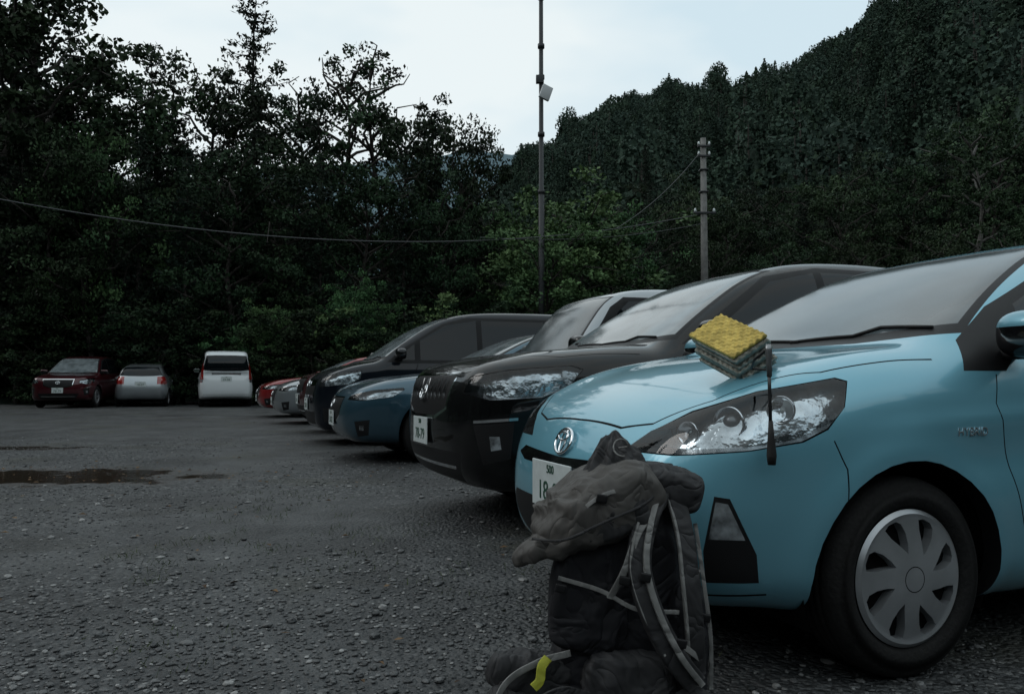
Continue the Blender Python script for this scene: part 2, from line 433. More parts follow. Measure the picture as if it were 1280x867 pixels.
        if lod>=1:
            for hx,hz in S.get('handles',[]):
                rbox('door_handle',(.19,.03,.03),pm,E,(hx,sg*(ray_y(f,hx,hz,W)+.012),hz),bev=.012)
    def plate(xp,zp,rz,txt):
        rbox('number_plate',(.006,.33,.165),M['plate'],E,(xp,0,zp),bev=.002,seg=1,smooth=False)
        s=-1 if rz<0 else 1; rr=(math.pi/2,0,rz)
        text('plate_text',txt,.095,M['platetxt'],E,(xp+s*.004,0,zp-.025),rr); text('plate_text','500',.042,M['platetxt'],E,(xp+s*.004,0,zp+.055),rr)
    pz=S['plate']; plate(ray_x(f,0,pz,L)-.012,pz,-math.pi/2,S.get('num','36-16'))
    pz=S['rplate']; plate(ray_x(f,0,pz,L,False)+.012,pz,math.pi/2,S.get('num','36-16'))
    bz=S['badge']; bx=ray_x(f,0,bz,L)-.012
    V=[];F=[]
    def ell(a,b,cz,r,tilt=.0):
        pts=[(bx+tilt*math.sin(t)*b,a*math.cos(t),cz+b*math.sin(t)) for t in np.linspace(0,2*math.pi,33)]
        tubepts(V,F,pts,r,6)
    ell(.062,.043,bz,.006,.4); ell(.018,.04,bz,.0045,.4); ell(.038,.014,bz+.018,.004,.4)
    link('front_badge',mesh_py('front_badge',V,F,[M['chrome']],True),E)
    for y0,y1 in ((.5,-.12),(-.08,-.62)):
        pts=[]
        for k in range(9):
            y=y0+(y1-y0)*k/8; z=ws[0]-.002+.012*(1-(2*k/8-1)**2)+(.03 if abs(y)>.4 else 0)
            pts.append((ray_x2(f,y,z,ws[2]-.12,L)-.012,y,z))
        tube('wiper',pts,.007,M['black'],E,6)
    return E,f
def planf(L,a=.60): return [(0,a),(.05,a+.10),(.12,a+.19),(.25,a+.29),(.45,.96),(.8,1.0),(L-.9,1.0),(L-.35,.95),(L-.1,.84),(L,.7)]
HB=dict(L=3.995,W=.848,H=1.445,zb=.2,wr=.293,ar=.345,rim=.2,axles=(.775,3.325),wheel='cover',wsm='glass_near',fender=.022,
 lower=[(.16,.19),(.05,.26),(.0,.38),(-.005,.50),(.02,.60),(.055,.665),(.10,.74),(.2,.81),(.38,.885),(.6,.945),(.95,1.0),(1.3,1.02),(2.0,1.03),(3.2,1.06),(3.8,1.06),(3.93,.9),(3.995,.6),(3.97,.33),(3.85,.2)],
 green=[(.82,.9),(.98,1.01),(1.35,1.205),(1.75,1.385),(2.1,1.455),(2.6,1.46),(3.2,1.40),(3.68,1.31),(3.85,1.0),(3.6,.8),(1.2,.8)],
 w=[(.1,.77),(.2,.795),(.3,.825),(.5,.845),(.68,.845),(.82,.82),(.92,.785),(1.0,.745),(1.2,.67),(1.4,.57),(1.5,.5)],
 plan=[(0,.60),(.05,.70),(.12,.79),(.25,.885),(.45,.965),(.8,1.0),(3.1,1.0),(3.6,.95),(3.85,.86),(3.995,.72)],
 crease=(.70,.045),ws=(1.02,1.385,.86),rw=(1.02,1.32),
 sidetrim=[[(1.04,.90),(1.10,1.0),(1.3,1.12),(1.85,1.36),(2.3,1.405),(2.9,1.385),(3.35,1.32),(3.5,1.12),(2.2,1.0),(1.3,.965),(1.22,.90)]],
 side=[[(1.36,1.0),(1.40,1.13),(1.85,1.335),(2.18,1.375),(2.18,1.005)],[(2.25,1.01),(2.25,1.378),(2.8,1.365),(3.15,1.3),(3.2,1.08)]],
 seams=[[(1.17,.89),(1.13,.80),(1.17,.6),(1.24,.36),(1.27,.27)],[(2.21,1.0),(2.22,.6),(2.2,.28)],[(2.22,.28),(1.27,.28)],[(.50,.70),(.535,.62),(.53,.53)]],
 hood=[[(.10,.0),(.105,.3),(.14,.44),(.26,.58),(.55,.71),(.95,.75)]],
 frontcuts=[([(-.46,.585),(-.40,.612),(0,.60),(.40,.612),(.46,.585),(.36,.56),(-.36,.56)],10),
   ([(-.50,.40),(-.44,.44),(.44,.44),(.50,.40),(.40,.25),(-.40,.25)],2)],
 corner=[([(.562,.545),(.605,.54),(.675,.385),(.68,.305),(.535,.30),(.53,.39)],2),([(.566,.53),(.60,.525),(.645,.425),(.545,.425)],4),([(.50,.262),(.70,.272),(.70,.266),(.50,.256)],3)],
 lamps=[([(.285,.655),(.37,.715),(.50,.775),(.68,.835),(.90,.875),(.935,.865),(.92,.79),(.87,.735),(.80,.70),(.66,.675),(.45,.655)],.065)],
 rearcuts=[([(.5,.75),(.5,1.0),(.8,1.0),(.8,.75)],5)],
 mirror=(1.24,.985),handles=[(2.05,.86)],plate=.50,rplate=.75,badge=.655,num='18-07')
SUV=dict(L=4.65,W=.915,H=1.71,zb=.24,wr=.35,ar=.40,rim=.225,axles=(.93,3.63),fender=.03,
 lower=[(.2,.22),(.06,.3),(.0,.45),(-.01,.62),(.01,.80),(.06,.92),(.15,.975),(.45,1.03),(.9,1.085),(1.2,1.10),(2.5,1.11),(4.2,1.13),(4.45,1.1),(4.6,.85),(4.65,.5),(4.5,.25)],
 green=[(1.05,.95),(1.2,1.09),(1.6,1.34),(2.05,1.59),(2.5,1.70),(3.3,1.72),(4.0,1.66),(4.4,1.55),(4.55,1.1),(4.2,.85),(1.4,.85)],
 w=[(.1,.82),(.25,.87),(.45,.905),(.7,.912),(.9,.89),(1.0,.855),(1.1,.80),(1.3,.74),(1.6,.64),(1.8,.55)],plan=planf(4.65,.62),
 crease=(.80,.04),ws=(1.115,1.61,1.0),rw=(1.15,1.58),
 sidetrim=[[(1.4,1.09),(1.6,1.22),(2.15,1.56),(2.6,1.64),(3.5,1.64),(4.0,1.57),(4.15,1.3),(4.0,1.13),(2.5,1.08)]],
 side=[[(1.66,1.12),(1.72,1.22),(2.17,1.52),(2.55,1.6),(2.55,1.12)],[(2.62,1.12),(2.62,1.605),(3.4,1.605),(3.4,1.13)],[(3.46,1.14),(3.46,1.6),(3.9,1.53),(4.0,1.3),(3.9,1.16)]],
 seams=[[(1.42,1.05),(1.36,.9),(1.42,.5),(1.5,.3)],[(2.58,1.08),(2.6,.5),(2.58,.3)]],
 hood=[[(.11,.0),(.12,.4),(.24,.62),(.6,.78),(1.1,.82)]],
 frontcuts=[([(-.46,.92),(.46,.92),(.42,.70),(.25,.64),(-.25,.64),(-.42,.70)],8),([(-.44,.90),(.44,.90),(.40,.71),(.24,.66),(-.24,.66),(-.40,.71)],2),
   ([(-.6,.46),(.6,.46),(.5,.28),(-.5,.28)],2),([(-.5,.375),(.5,.375),(.48,.355),(-.48,.355)],8)],
 corner=[([(.50,.62),(.74,.64),(.72,.44),(.56,.40)],2),([(.60,.56),(.66,.56),(.67,.49),(.61,.48)],4),([(.50,.645),(.76,.665),(.76,.65),(.50,.63)],8)],
 lamps=[([(.42,.80),(.46,.885),(.7,.925),(1.02,.95),(1.08,.93),(1.02,.84),(.88,.775),(.6,.76)],.06)],
 rearcuts=[([(.55,.85),(.55,1.1),(.86,1.1),(.86,.85)],5)],
 mirror=(1.55,1.13),handles=[(2.4,.93),(3.4,.95)],plate=.56,rplate=.8,badge=.80,num='78-79')
SED=dict(L=4.5,W=.885,H=1.47,zb=.2,wr=.32,ar=.37,rim=.215,axles=(.93,3.63),fender=.03,
 lower=[(.2,.19),(.06,.26),(.0,.38),(-.01,.52),(.02,.66),(.07,.74),(.16,.80),(.5,.89),(1.0,.955),(1.3,.975),(2.5,.98),(4.0,1.02),(4.35,1.0),(4.45,.8),(4.5,.5),(4.35,.22)],
 green=[(1.15,.85),(1.3,.975),(1.75,1.2),(2.2,1.39),(2.6,1.475),(3.1,1.47),(3.8,1.33),(4.25,1.05),(4.1,.8),(1.4,.8)],
 w=[(.1,.79),(.2,.83),(.4,.87),(.6,.883),(.75,.87),(.85,.84),(.95,.79),(1.1,.72),(1.4,.6),(1.6,.5)],plan=planf(4.5,.6),
 crease=(.68,.05),ws=(1.0,1.39,1.1),rw=(1.08,1.36),
 sidetrim=[[(1.45,.97),(1.7,1.08),(2.25,1.34),(2.7,1.41),(3.2,1.39),(3.75,1.25),(3.95,1.08),(2.5,.97)]],
 side=[[(1.7,1.0),(1.76,1.08),(2.27,1.31),(2.6,1.365),(2.6,1.0)],[(2.67,1.0),(2.67,1.37),(3.2,1.355),(3.7,1.22),(3.8,1.08)]],
 seams=[[(1.45,.94),(1.4,.8),(1.46,.45),(1.52,.28)],[(2.63,.97),(2.65,.5),(2.6,.28)]],hood=[[(.14,.0),(.15,.4),(.28,.58),(.6,.72),(1.1,.77)]],
 frontcuts=[([(-.40,.70),(.40,.70),(.36,.5),(.2,.40),(-.2,.40),(-.36,.5)],8),([(-.38,.685),(.38,.685),(.34,.5),(.19,.415),(-.19,.415),(-.34,.5)],2)],
 corner=[([(.50,.44),(.68,.46),(.66,.30),(.53,.28)],2),([(.56,.40),(.61,.40),(.61,.35),(.56,.35)],4)],
 lamps=[([(.38,.67),(.42,.715),(.7,.765),(.98,.79),(1.0,.77),(.9,.70),(.6,.66)],.05)],
 rearcuts=[([(.45,.78),(.45,.95),(.84,.97),(.84,.78)],5)],
 mirror=(1.6,1.0),handles=[(2.45,.83),(3.4,.85)],plate=.46,rplate=.8,badge=.62,num='30-52')
VAN=dict(L=4.7,W=.865,H=1.86,zb=.2,wr=.32,ar=.37,rim=.21,axles=(.9,3.75),bow=.12,fender=.01,
 lower=[(.16,.19),(.04,.26),(.0,.4),(-.01,.6),(.01,.78),(.06,.9),(.2,1.0),(.55,1.10),(.9,1.15),(2.5,1.16),(4.3,1.16),(4.6,1.14),(4.68,.9),(4.7,.5),(4.6,.22)],
 green=[(.65,1.0),(.8,1.14),(1.2,1.43),(1.65,1.7),(2.1,1.84),(3.0,1.87),(4.1,1.86),(4.55,1.8),(4.66,1.5),(4.68,1.1),(4.4,.9),(1.1,.9)],
 w=[(.1,.79),(.25,.83),(.5,.86),(.8,.863),(1.0,.845),(1.15,.81),(1.4,.765),(1.75,.69),(2.0,.6)],plan=planf(4.7,.66),k=.1,
 crease=(.85,.02),ws=(1.16,1.74,.55),rw=(1.18,1.68),
 sidetrim=[[(.95,1.12),(1.2,1.32),(1.75,1.66),(2.1,1.76),(4.3,1.76),(4.45,1.6),(4.45,1.14),(1.2,1.10)]],
 side=[[(1.42,1.15),(1.42,1.42),(1.8,1.64),(2.25,1.72),(2.25,1.15)],[(1.05,1.15),(1.34,1.37),(1.34,1.15)],[(2.33,1.15),(2.33,1.72),(3.3,1.72),(3.3,1.15)],[(3.37,1.15),(3.37,1.72),(4.25,1.72),(4.38,1.6),(4.38,1.15)]],
 seams=[[(1.38,1.1),(1.32,.9),(1.36,.5),(1.42,.28)],[(2.29,1.1),(2.3,.5),(2.28,.28)],[(3.35,1.1),(3.35,.6)]],hood=[],
 frontcuts=[([(-.5,.88),(.5,.88),(.46,.66),(-.46,.66)],8),([(-.48,.80),(.48,.80),(.45,.675),(-.45,.675)],2),([(-.55,.45),(.55,.45),(.5,.28),(-.5,.28)],2)],
 corner=[([(.52,.50),(.68,.52),(.66,.34),(.54,.32)],2)],
 lamps=[([(.45,.78),(.45,.90),(.7,.96),(.98,1.0),(.98,.9),(.85,.82)],.05)],
 rearcuts=[([(.70,.90),(.70,1.6),(.86,1.6),(.86,.90)],5),([(.72,.80),(.72,.90),(.86,.90),(.86,.80)],4),([(-.45,1.12),(.45,1.12),(.45,1.05),(-.45,1.05)],8),([(-.7,.42),(.7,.42),(.7,.412),(-.7,.412)],3),([(-.66,1.125),(.66,1.125),(.66,1.12),(-.66,1.12)],3)],
 mirror=(1.12,1.2),handles=[(2.1,.95),(2.5,.95)],plate=.55,rplate=.92,badge=.83,num='23-58')
KEI=dict(L=3.4,W=.738,H=1.76,zb=.2,wr=.27,ar=.31,rim=.18,axles=(.6,3.05),bow=.1,fender=0,
 lower=[(.12,.19),(.02,.28),(-.005,.45),(.0,.7),(.03,.88),(.12,.98),(.35,1.03),(.6,1.07),(2.5,1.08),(3.2,1.08),(3.37,1.0),(3.4,.5),(3.3,.2)],
 green=[(.45,.95),(.55,1.07),(.8,1.38),(1.0,1.62),(1.25,1.745),(2.0,1.77),(3.0,1.76),(3.28,1.7),(3.37,1.1),(3.1,.85),(.8,.85)],
 w=[(.1,.67),(.25,.71),(.5,.735),(.85,.735),(1.05,.715),(1.3,.68),(1.65,.63),(1.9,.55)],plan=planf(3.4,.7),k=.09,
 crease=(.8,.0),ws=(1.09,1.66,.35),rw=(1.1,1.6),wsm='glass_near',
 sidetrim=[[(.72,1.08),(1.05,1.55),(1.2,1.65),(3.1,1.66),(3.2,1.1)]],
 side=[[(.95,1.1),(1.12,1.5),(1.25,1.61),(1.8,1.62),(1.8,1.1)],[(1.88,1.1),(1.88,1.62),(2.6,1.62),(2.6,1.1)],[(2.66,1.1),(2.66,1.62),(3.02,1.62),(3.1,1.1)]],
 seams=[[(.85,1.05),(.85,.35)],[(1.84,1.05),(1.84,.3)]],hood=[],
 frontcuts=[([(-.35,.8),(.35,.8),(.32,.68),(-.32,.68)],2)],lamps=[([(.4,.75),(.4,.92),(.7,.95),(.72,.78)],0)],
 rearcuts=[([(.6,.8),(.6,1.1),(.73,1.1),(.73,.8)],5)],mirror=(.85,1.15),handles=[(1.7,.9)],plate=.5,rplate=.8,badge=.85,num='41-20')
P_blue=paint('paint_aqua_blue',(0.165,0.42,0.53),.35,.34); P_black=paint('paint_black',(0.003,0.0035,0.004),.0,.4,.10,.05,1.4)
P_teal=paint('paint_slate_blue',(0.035,0.085,0.12),.5); P_navy=paint('paint_dark_navy',(0.005,0.008,0.013),.2,.4,.12,.05,1.4)
P_white=paint('paint_white',(0.66,0.70,0.72),0,.4); P_silver=paint('paint_silver',(0.32,0.35,0.37),.7); P_red=paint('paint_red',(0.20,0.010,0.012),.2); P_maroon=paint('paint_maroon',(0.05,0.005,0.009),.3,.35,.15,.2)
NOSE=1.16
car,fB=make_car('hatchback_car',HB,(NOSE,2.6,0),0,P_blue,.026,2)
def lampunit(E,x,y,z,r,yaw,proj=False):
    sg=-1 if y<0 else 1
    n=8; prof=[(r*.12+r*.88*(k/n),-r*.75*(k/n)**2) for k in range(n+1)]+[(r*1.07,-r*.78),(r*1.09,-r*.55)]
    V,F=lathe(prof,32); Rm=Matrix.Rotation(math.radians(-90+yaw if sg<0 else -90-yaw),3,'Z')
    link('lamp_bowl',mesh_py('lamp_bowl',[Rm@Vector(v) for v in V],F,[M['chrome']],True),E,(x,y,z))
    d=Rm@Vector((0,-1,0))
    bmq=bmesh.new(); bmesh.ops.create_uvsphere(bmq,u_segments=20,v_segments=12,radius=r*(.66 if proj else .2)); bm_obj(bmq,'lamp_bulb',[M['ringd'] if proj else M['plate']],E,True,(x+d.x*r*.12,y+d.y*r*.12,z))
for sg in (-1,1):
    lampunit(car,.225,sg*.525,.712,.034,20); lampunit(car,.31,sg*.615,.745,.046,25,True); lampunit(car,.42,sg*.70,.785,.038,35)
    yb=ray_y(fB,1.02,.715,.85)
    text('script_badge','HYBRID',.036,M['chrome'],car,(1.01,sg*(yb+.003),.715),(math.pi/2,0,0 if sg<0 else math.pi),.002)
def make_bars(E,f,S):
    V=[];F=[]
    for y in np.linspace(-.36,.36,11):
        x=ray_x(f,y,.79,S['L'])-.004
        tubepts(V,F,[(x+.02,y,.69+abs(y)*.08),(x-.006,y,.79),(x+.02,y,.885)],.008,6)
    link('grille_bars',mesh_py('grille_bars',V,F,[M['bars']],True),E)
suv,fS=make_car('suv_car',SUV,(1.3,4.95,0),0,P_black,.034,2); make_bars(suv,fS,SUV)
for sg in (-1,1):
    lampunit(suv,.24,sg*.60,.84,.045,20,True); lampunit(suv,.38,sg*.72,.86,.04,30)
make_car('kei_wagon',KEI,(2.45,7.2,0),0,P_silver)
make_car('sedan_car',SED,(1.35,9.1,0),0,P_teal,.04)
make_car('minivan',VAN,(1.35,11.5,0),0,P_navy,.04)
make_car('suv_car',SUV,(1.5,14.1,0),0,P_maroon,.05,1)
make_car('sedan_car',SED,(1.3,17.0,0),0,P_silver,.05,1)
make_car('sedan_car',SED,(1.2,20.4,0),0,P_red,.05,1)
def lot(ix,d): return pos((ix-640)/1000.,d)
v=lot(283,26); make_car('minivan',VAN,(v.x,v.y+4.7,0),math.radians(-90),P_white,.045,1)
v=lot(184,26.5); make_car('hatchback_car',dict(HB,wheel='alloy'),(v.x,v.y+4.0,0),math.radians(-93),P_silver,.05,1)
v=lot(72,25); make_car('suv_car',SUV,(v.x,v.y,0),math.radians(80),P_maroon,.05,1)
# ---------------------------------------------------------------- sleeping mat and trekking pole on the bonnet
mat=empty('folded_foam_mat')
my=simple('foam_yellow',(0.55,0.42,0.12),.75,var=.3,bscale=40,bump=.2,spec=.2); mg=simple('foam_grey',(0.27,0.27,0.235),.8,var=.3,bscale=40,bump=.2,spec=.2)
n=8
for k in range(n):
    V=[];F=[];nx,ny=64,40; lx,ly=.23,.135
    for s in (1,0):
        for j in range(ny+1):
            for i in range(nx+1):
                x=(i/nx-.5)*lx;y=(j/ny-.5)*ly
                b=.0045*(math.sin(x*2*math.pi/.026)*math.sin(y*2*math.pi/.026)) if s else 0
                V.append((x+.006*math.sin(k*2.3),y+.006*math.sin(k*1.7),b+(.005 if s else -.005)))
    m=(nx+1)*(ny+1)
    for j in range(ny):
        for i in range(nx):
            a=j*(nx+1)+i; F.append((a,a+1,a+nx+2,a+nx+1)); F.append((m+a,m+a+nx+1,m+a+nx+2,m+a+1))
    for i in range(nx): a=i; F.append((a+1,a,m+a,m+a+1)); a=ny*(nx+1)+i; F.append((a,a+1,m+a+1,m+a))
    for j in range(ny): a=j*(nx+1); F.append((a,a+nx+1,m+a+nx+1,m+a)); a=j*(nx+1)+nx; F.append((a+nx+1,a,m+a,m+a+nx+1))
    link('mat_panel',mesh_py('mat_panel',V,F,[my if k>=n-1 else mg],True),mat,(0,0,k*.0148),(0,0,.03*math.sin(k*3.1)))
hx,hy=.46,-.43
hz=ray_z(fB,hx,hy,1.5)
up=Vector((0,0,1)); zz=(up*.76-F_*.48-R_*.38).normalized(); xx=(R_*.40-F_*.78-up*.40); xx=(xx-zz*xx.dot(zz)).normalized(); yy=zz.cross(xx)
mat.rotation_euler=Matrix((xx,yy,zz)).transposed().to_euler(); mat.location=(NOSE+hx,2.6+hy,hz+.04)
TP=empty('trekking_pole')
carb=simple('pole_shaft',(0.03,0.03,0.032),.3,.3,.5); rub=simple('grip_black',(0.010,0.010,0.010),.7,bump=.2)
px,py=NOSE+.29,2.6-.80
tube('shaft',[(px,py,.95),(px,py-.005,.72)],.005,carb,TP)
tube('grip',[(px,py,.97),(px,py,.955),(px,py-.001,.92),(px,py-.002,.88)],[.007,.010,.008,.007],M['bars'],TP)
tube('lower_grip',[(px,py-.005,.76),(px,py-.006,.72),(px,py-.007,.665),(px,py-.007,.64)],[.006,.009,.014,.011],rub,TP)
tube('strap',[(px,py,.965),(px+.04,py+.05,.93),(px+.09,py+.10,.90),(px+.05,py+.14,.905),(px,py+.06,.93),(px,py,.96)],.004,rub,TP,6)
# ---------------------------------------------------------------- backpack
def fabric(name,col,bs=30):
    m,nt,b=newmat(name); tc=N(nt,'ShaderNodeTexCoord')
    n1=N(nt,'ShaderNodeTexNoise'); n1.inputs['Scale'].default_value=bs; n1.inputs['Detail'].default_value=6
    n2=N(nt,'ShaderNodeTexNoise'); n2.inputs['Scale'].default_value=8; n2.inputs['Detail'].default_value=2; n2.inputs['Distortion'].default_value=1.2
    for q in (n1,n2): nt.links.new(tc.outputs['Object'],q.inputs['Vector'])
    mx=N(nt,'ShaderNodeMix',data_type='RGBA'); mx.inputs['A'].default_value=(*[c*.7 for c in col],1); mx.inputs['B'].default_value=(*[c*1.3 for c in col],1)
    nt.links.new(n1.outputs['Fac'],mx.inputs['Factor']); nt.links.new(mx.outputs['Result'],b.inputs['Base Color']); b.inputs['Roughness'].default_value=.65; b.inputs['Specular IOR Level'].default_value=.3
    s1=N(nt,'ShaderNodeMath',operation='SUBTRACT'); s1.inputs[1].default_value=.5; nt.links.new(n2.outputs['Fac'],s1.inputs[0])
    ab=N(nt,'ShaderNodeMath',operation='ABSOLUTE'); nt.links.new(s1.outputs[0],ab.inputs[0])
    pw=N(nt,'ShaderNodeMath',operation='POWER'); pw.inputs[1].default_value=.7; nt.links.new(ab.outputs[0],pw.inputs[0])
    ad=N(nt,'ShaderNodeMath',operation='MULTIPLY_ADD'); ad.inputs[1].default_value=.07; nt.links.new(n1.outputs['Fac'],ad.inputs[0]); nt.links.new(pw.outputs[0],ad.inputs[2])
    bp=N(nt,'ShaderNodeBump'); bp.inputs['Strength'].default_value=.6; bp.inputs['Distance'].default_value=.03
    nt.links.new(ad.outputs[0],bp.inputs['Height']); nt.links.new(bp.outputs['Normal'],b.inputs['Normal']); return m
f_grey=fabric('fabric_grey',(0.070,0.066,0.062)); f_dark=fabric('fabric_charcoal',(0.013,0.013,0.016)); f_mid=fabric('fabric_slate',(0.030,0.030,0.032)); f_light=fabric('webbing_grey',(0.20,0.20,0.195),60)
f_yel=fabric('tag_yellow',(0.35,0.36,0.04),60)
def blob(name,c,s,rot,mat,parent,p=.6,wr=.012,ws=9,seed=0,fn=None,nu=120,nv=80):
    V=[];F=[]
    sp=lambda a,e:math.copysign(abs(a)**e,a)
    for j in range(nv+1):
        ph=math.pi*(j/nv-.5)
        for i in range(nu):
            th=2*math.pi*i/nu
            x=sp(math.cos(ph),p)*sp(math.cos(th),p);y=sp(math.cos(ph),p)*sp(math.sin(th),p);z=sp(math.sin(ph),p)
            if fn: x,y,z=fn(x,y,z)
            v=Vector((x*s[0],y*s[1],z*s[2])); n=Vector((x/s[0],y/s[1],z/s[2])).normalized()
            q=Vector((v.x*ws+seed,v.y*ws,v.z*ws*.7)); q+=Vector((mnoise.noise(q*.8),mnoise.noise(q*.8+Vector((9,0,0))),mnoise.noise(q*.8+Vector((0,9,0)))))*.9
            r=1-abs(mnoise.noise(q))*2.4; r2=1-abs(mnoise.noise(q*2.1+Vector((5,1,2))))*2.4
            v+=n*wr*(r*1.0+r2*.45-.65)
            V.append(v)
    for j in range(nv):
        for i in range(nu): F.append((j*nu+i,j*nu+(i+1)%nu,(j+1)*nu+(i+1)%nu,(j+1)*nu+i))
    return link(name,mesh_py(name,V,F,[mat],True),parent,c,rot)
def ribbon(name,pts,w,mat,parent,wdir=(1,0,0),t=.004):
    P=[Vector(p) for p in pts]; P=[P[0]*2-P[1]]+P+[P[-1]*2-P[-2]]; C=[]
    for i in range(1,len(P)-2):
        for k in range(10):
            u=k/10; a,b,c,d=P[i-1:i+3]; C.append(.5*((2*b)+(c-a)*u+(2*a-5*b+4*c-d)*u*u+(3*b-a-3*c+d)*u**3))
    C.append(P[-2]); V=[];F=[]; W=Vector(wdir).normalized()
    for i,p in enumerate(C):
        d=(C[min(i+1,len(C)-1)]-C[max(i-1,0)]).normalized(); s=(W-d*W.dot(d)).normalized(); n=d.cross(s)
        for a,b in ((-1,-1),(-.8,-1.2),(.8,-1.2),(1,-1),(1,1),(.8,1.2),(-.8,1.2),(-1,1)): V.append(p+s*(a*w/2)+n*(b*t/2))
    m=8
    for i in range(len(C)-1):
        for k in range(m): F.append((i*m+k,i*m+(k+1)%m,(i+1)*m+(k+1)%m,(i+1)*m+k))
    F.append(tuple(range(m))); F.append(tuple(range(len(V)-m,len(V)))[::-1])
    return link(name,mesh_py(name,V,F,[mat],True),parent)
bp0=F_*2.06+R_*.24
BP=empty('backpack',(bp0.x,bp0.y,0),-CA)
def taper(x,y,z): s=1-.10*z; return x*s,y*s,z
blob('main_sack',(.035,.03,.31),(.155,.125,.31),(0,math.radians(3),0),f_dark,BP,.5,.012,8,1,taper)
blob('front_panel',(-.045,-.07,.36),(.10,.055,.15),(0,math.radians(8),0),f_dark,BP,.45,.010,10,2)
def lidf(x,y,z): 
    k=max(0,-x); return x-.10*k*k*(1 if z<0 else 0),y*(1-.25*k*k),z*(1-.35*k)-.25*k*k
blob('lid',(-.04,-.02,.555),(.165,.15,.075),(0,math.radians(-24),math.radians(8)),f_grey,BP,.42,.014,8,3,lidf)
def flapf(x,y,z): k=(x+1)/2; return x,y*(.35+.65*k),z*(.5+.5*k)
blob('lid_flap',(-.145,-.06,.478),(.105,.12,.036),(0,math.radians(-28),math.radians(5)),f_grey,BP,.5,.009,10,8,flapf)
blob('lid_pocket',(.0,-.135,.545),(.085,.035,.045),(0,math.radians(-18),math.radians(5)),f_mid,BP,.4,.006,12,14)
def cone(x,y,z): s=1-.38*(z+1); s=max(s,.16); k=1+.14*math.sin(9*math.atan2(y,x)); return x*s*k,y*s*k,z
blob('cinched_collar',(.03,.03,.655),(.11,.085,.08),(0,math.radians(-4),0),f_mid,BP,.8,.010,14,4,cone)
blob('rolled_top',(.15,.0,.60),(.085,.10,.05),(0,math.radians(14),0),f_mid,BP,.5,.012,10,5)
blob('side_pocket',(.18,-.02,.20),(.055,.10,.17),(0,math.radians(4),0),f_dark,BP,.55,.012,10,6)
blob('lower_pocket',(.04,-.10,.12),(.11,.055,.10),(0,0,0),f_mid,BP,.45,.010,10,7)
blob('hip_belt_pad',(-.19,-.07,.155),(.115,.045,.05),(0,math.radians(12),math.radians(20)),f_mid,BP,.55,.008,12,9)
blob('hip_belt_pad',(-.265,-.13,.085),(.045,.10,.06),(0,math.radians(25),math.radians(-15)),f_mid,BP,.55,.008,12,10)
blob('hip_belt_pad',(.13,-.16,.085),(.105,.045,.045),(0,math.radians(-14),math.radians(12)),f_mid,BP,.55,.008,12,11)
blob('bedroll_base',(.02,-.02,.07),(.16,.13,.065),(0,0,0),f_dark,BP,.6,.008,9,12)
ribbon('shoulder_strap',[(.12,-.09,.60),(.075,-.15,.53),(.055,-.185,.44),(.08,-.195,.34),(.13,-.185,.24),(.19,-.15,.16)],.055,f_mid,BP,(1,.3,.2),.018)
ribbon('shoulder_strap_edge',[(.122,-.10,.61),(.085,-.165,.53),(.07,-.198,.44),(.096,-.207,.34),(.146,-.198,.24),(.205,-.16,.16)],.014,f_light,BP,(1,.3,.2),.008)
ribbon('shoulder_strap_edge',[(.095,-.10,.60),(.055,-.165,.53),(.033,-.196,.44),(.058,-.207,.34),(.11,-.198,.24)],.006,f_light,BP,(1,.3,.2),.008)
ribbon('shoulder_strap',[(.16,-.08,.59),(.175,-.12,.50),(.18,-.15,.40),(.19,-.15,.28),(.20,-.12,.17)],.045,f_mid,BP,(1,.4,0),.016)
ribbon('shoulder_strap_edge',[(.14,-.09,.59),(.155,-.135,.50),(.16,-.165,.40),(.17,-.165,.28),(.18,-.135,.17)],.007,f_light,BP,(1,.4,0),.008)
ribbon('compression_strap',[(.13,-.10,.575),(.06,-.17,.52),(.02,-.19,.43),(-.01,-.16,.36)],.016,f_light,BP)
ribbon('compression_strap',[(-.13,-.13,.40),(-.03,-.152,.375),(.05,-.18,.34),(.15,-.17,.33)],.010,f_light,BP,(0,0,1),.003)
ribbon('compression_strap',[(.08,-.19,.30),(.15,-.18,.26),(.215,-.12,.20),(.24,-.03,.16)],.014,f_light,BP,(0,0,1),.003)
ribbon('compression_strap',[(.21,-.08,.52),(.225,-.10,.38),(.24,-.10,.25),(.245,-.08,.12)],.010,f_light,BP,(1,0,0),.003)
ribbon('compression_strap',[(.235,-.02,.45),(.215,-.10,.40),(.235,-.02,.34),(.215,-.10,.29),(.235,-.02,.24)],.006,f_light,BP,(0,0,1),.003)
ribbon('lid_strap',[(-.10,-.17,.545),(-.03,-.175,.60),(.05,-.15,.615),(.12,-.11,.61)],.010,f_light,BP,(0,.3,1),.003)
ribbon('lid_seam',[(-.19,-.12,.49),(-.12,-.185,.50),(-.03,-.19,.54),(.06,-.17,.575),(.11,-.12,.60)],.006,f_mid,BP,(0,.3,1),.006)
ribbon('belt_strap',[(-.10,-.12,.22),(-.18,-.13,.20),(-.26,-.17,.16),(-.30,-.21,.06)],.016,f_light,BP,(0,0,1),.003)
ribbon('belt_strap',[(-.06,-.15,.13),(-.13,-.2,.16),(-.21,-.22,.12),(-.25,-.22,.05)],.02,f_mid,BP,(0,0,1),.006)
ribbon('belt_strap',[(.04,-.21,.08),(.10,-.225,.12),(.17,-.21,.12),(.23,-.17,.10)],.018,f_light,BP,(0,0,1),.004)
ribbon('yellow_tag',[(-.155,-.14,.215),(-.17,-.155,.20),(-.175,-.16,.17),(-.19,-.165,.155)],.022,f_yel,BP,(1,.2,0),.004)
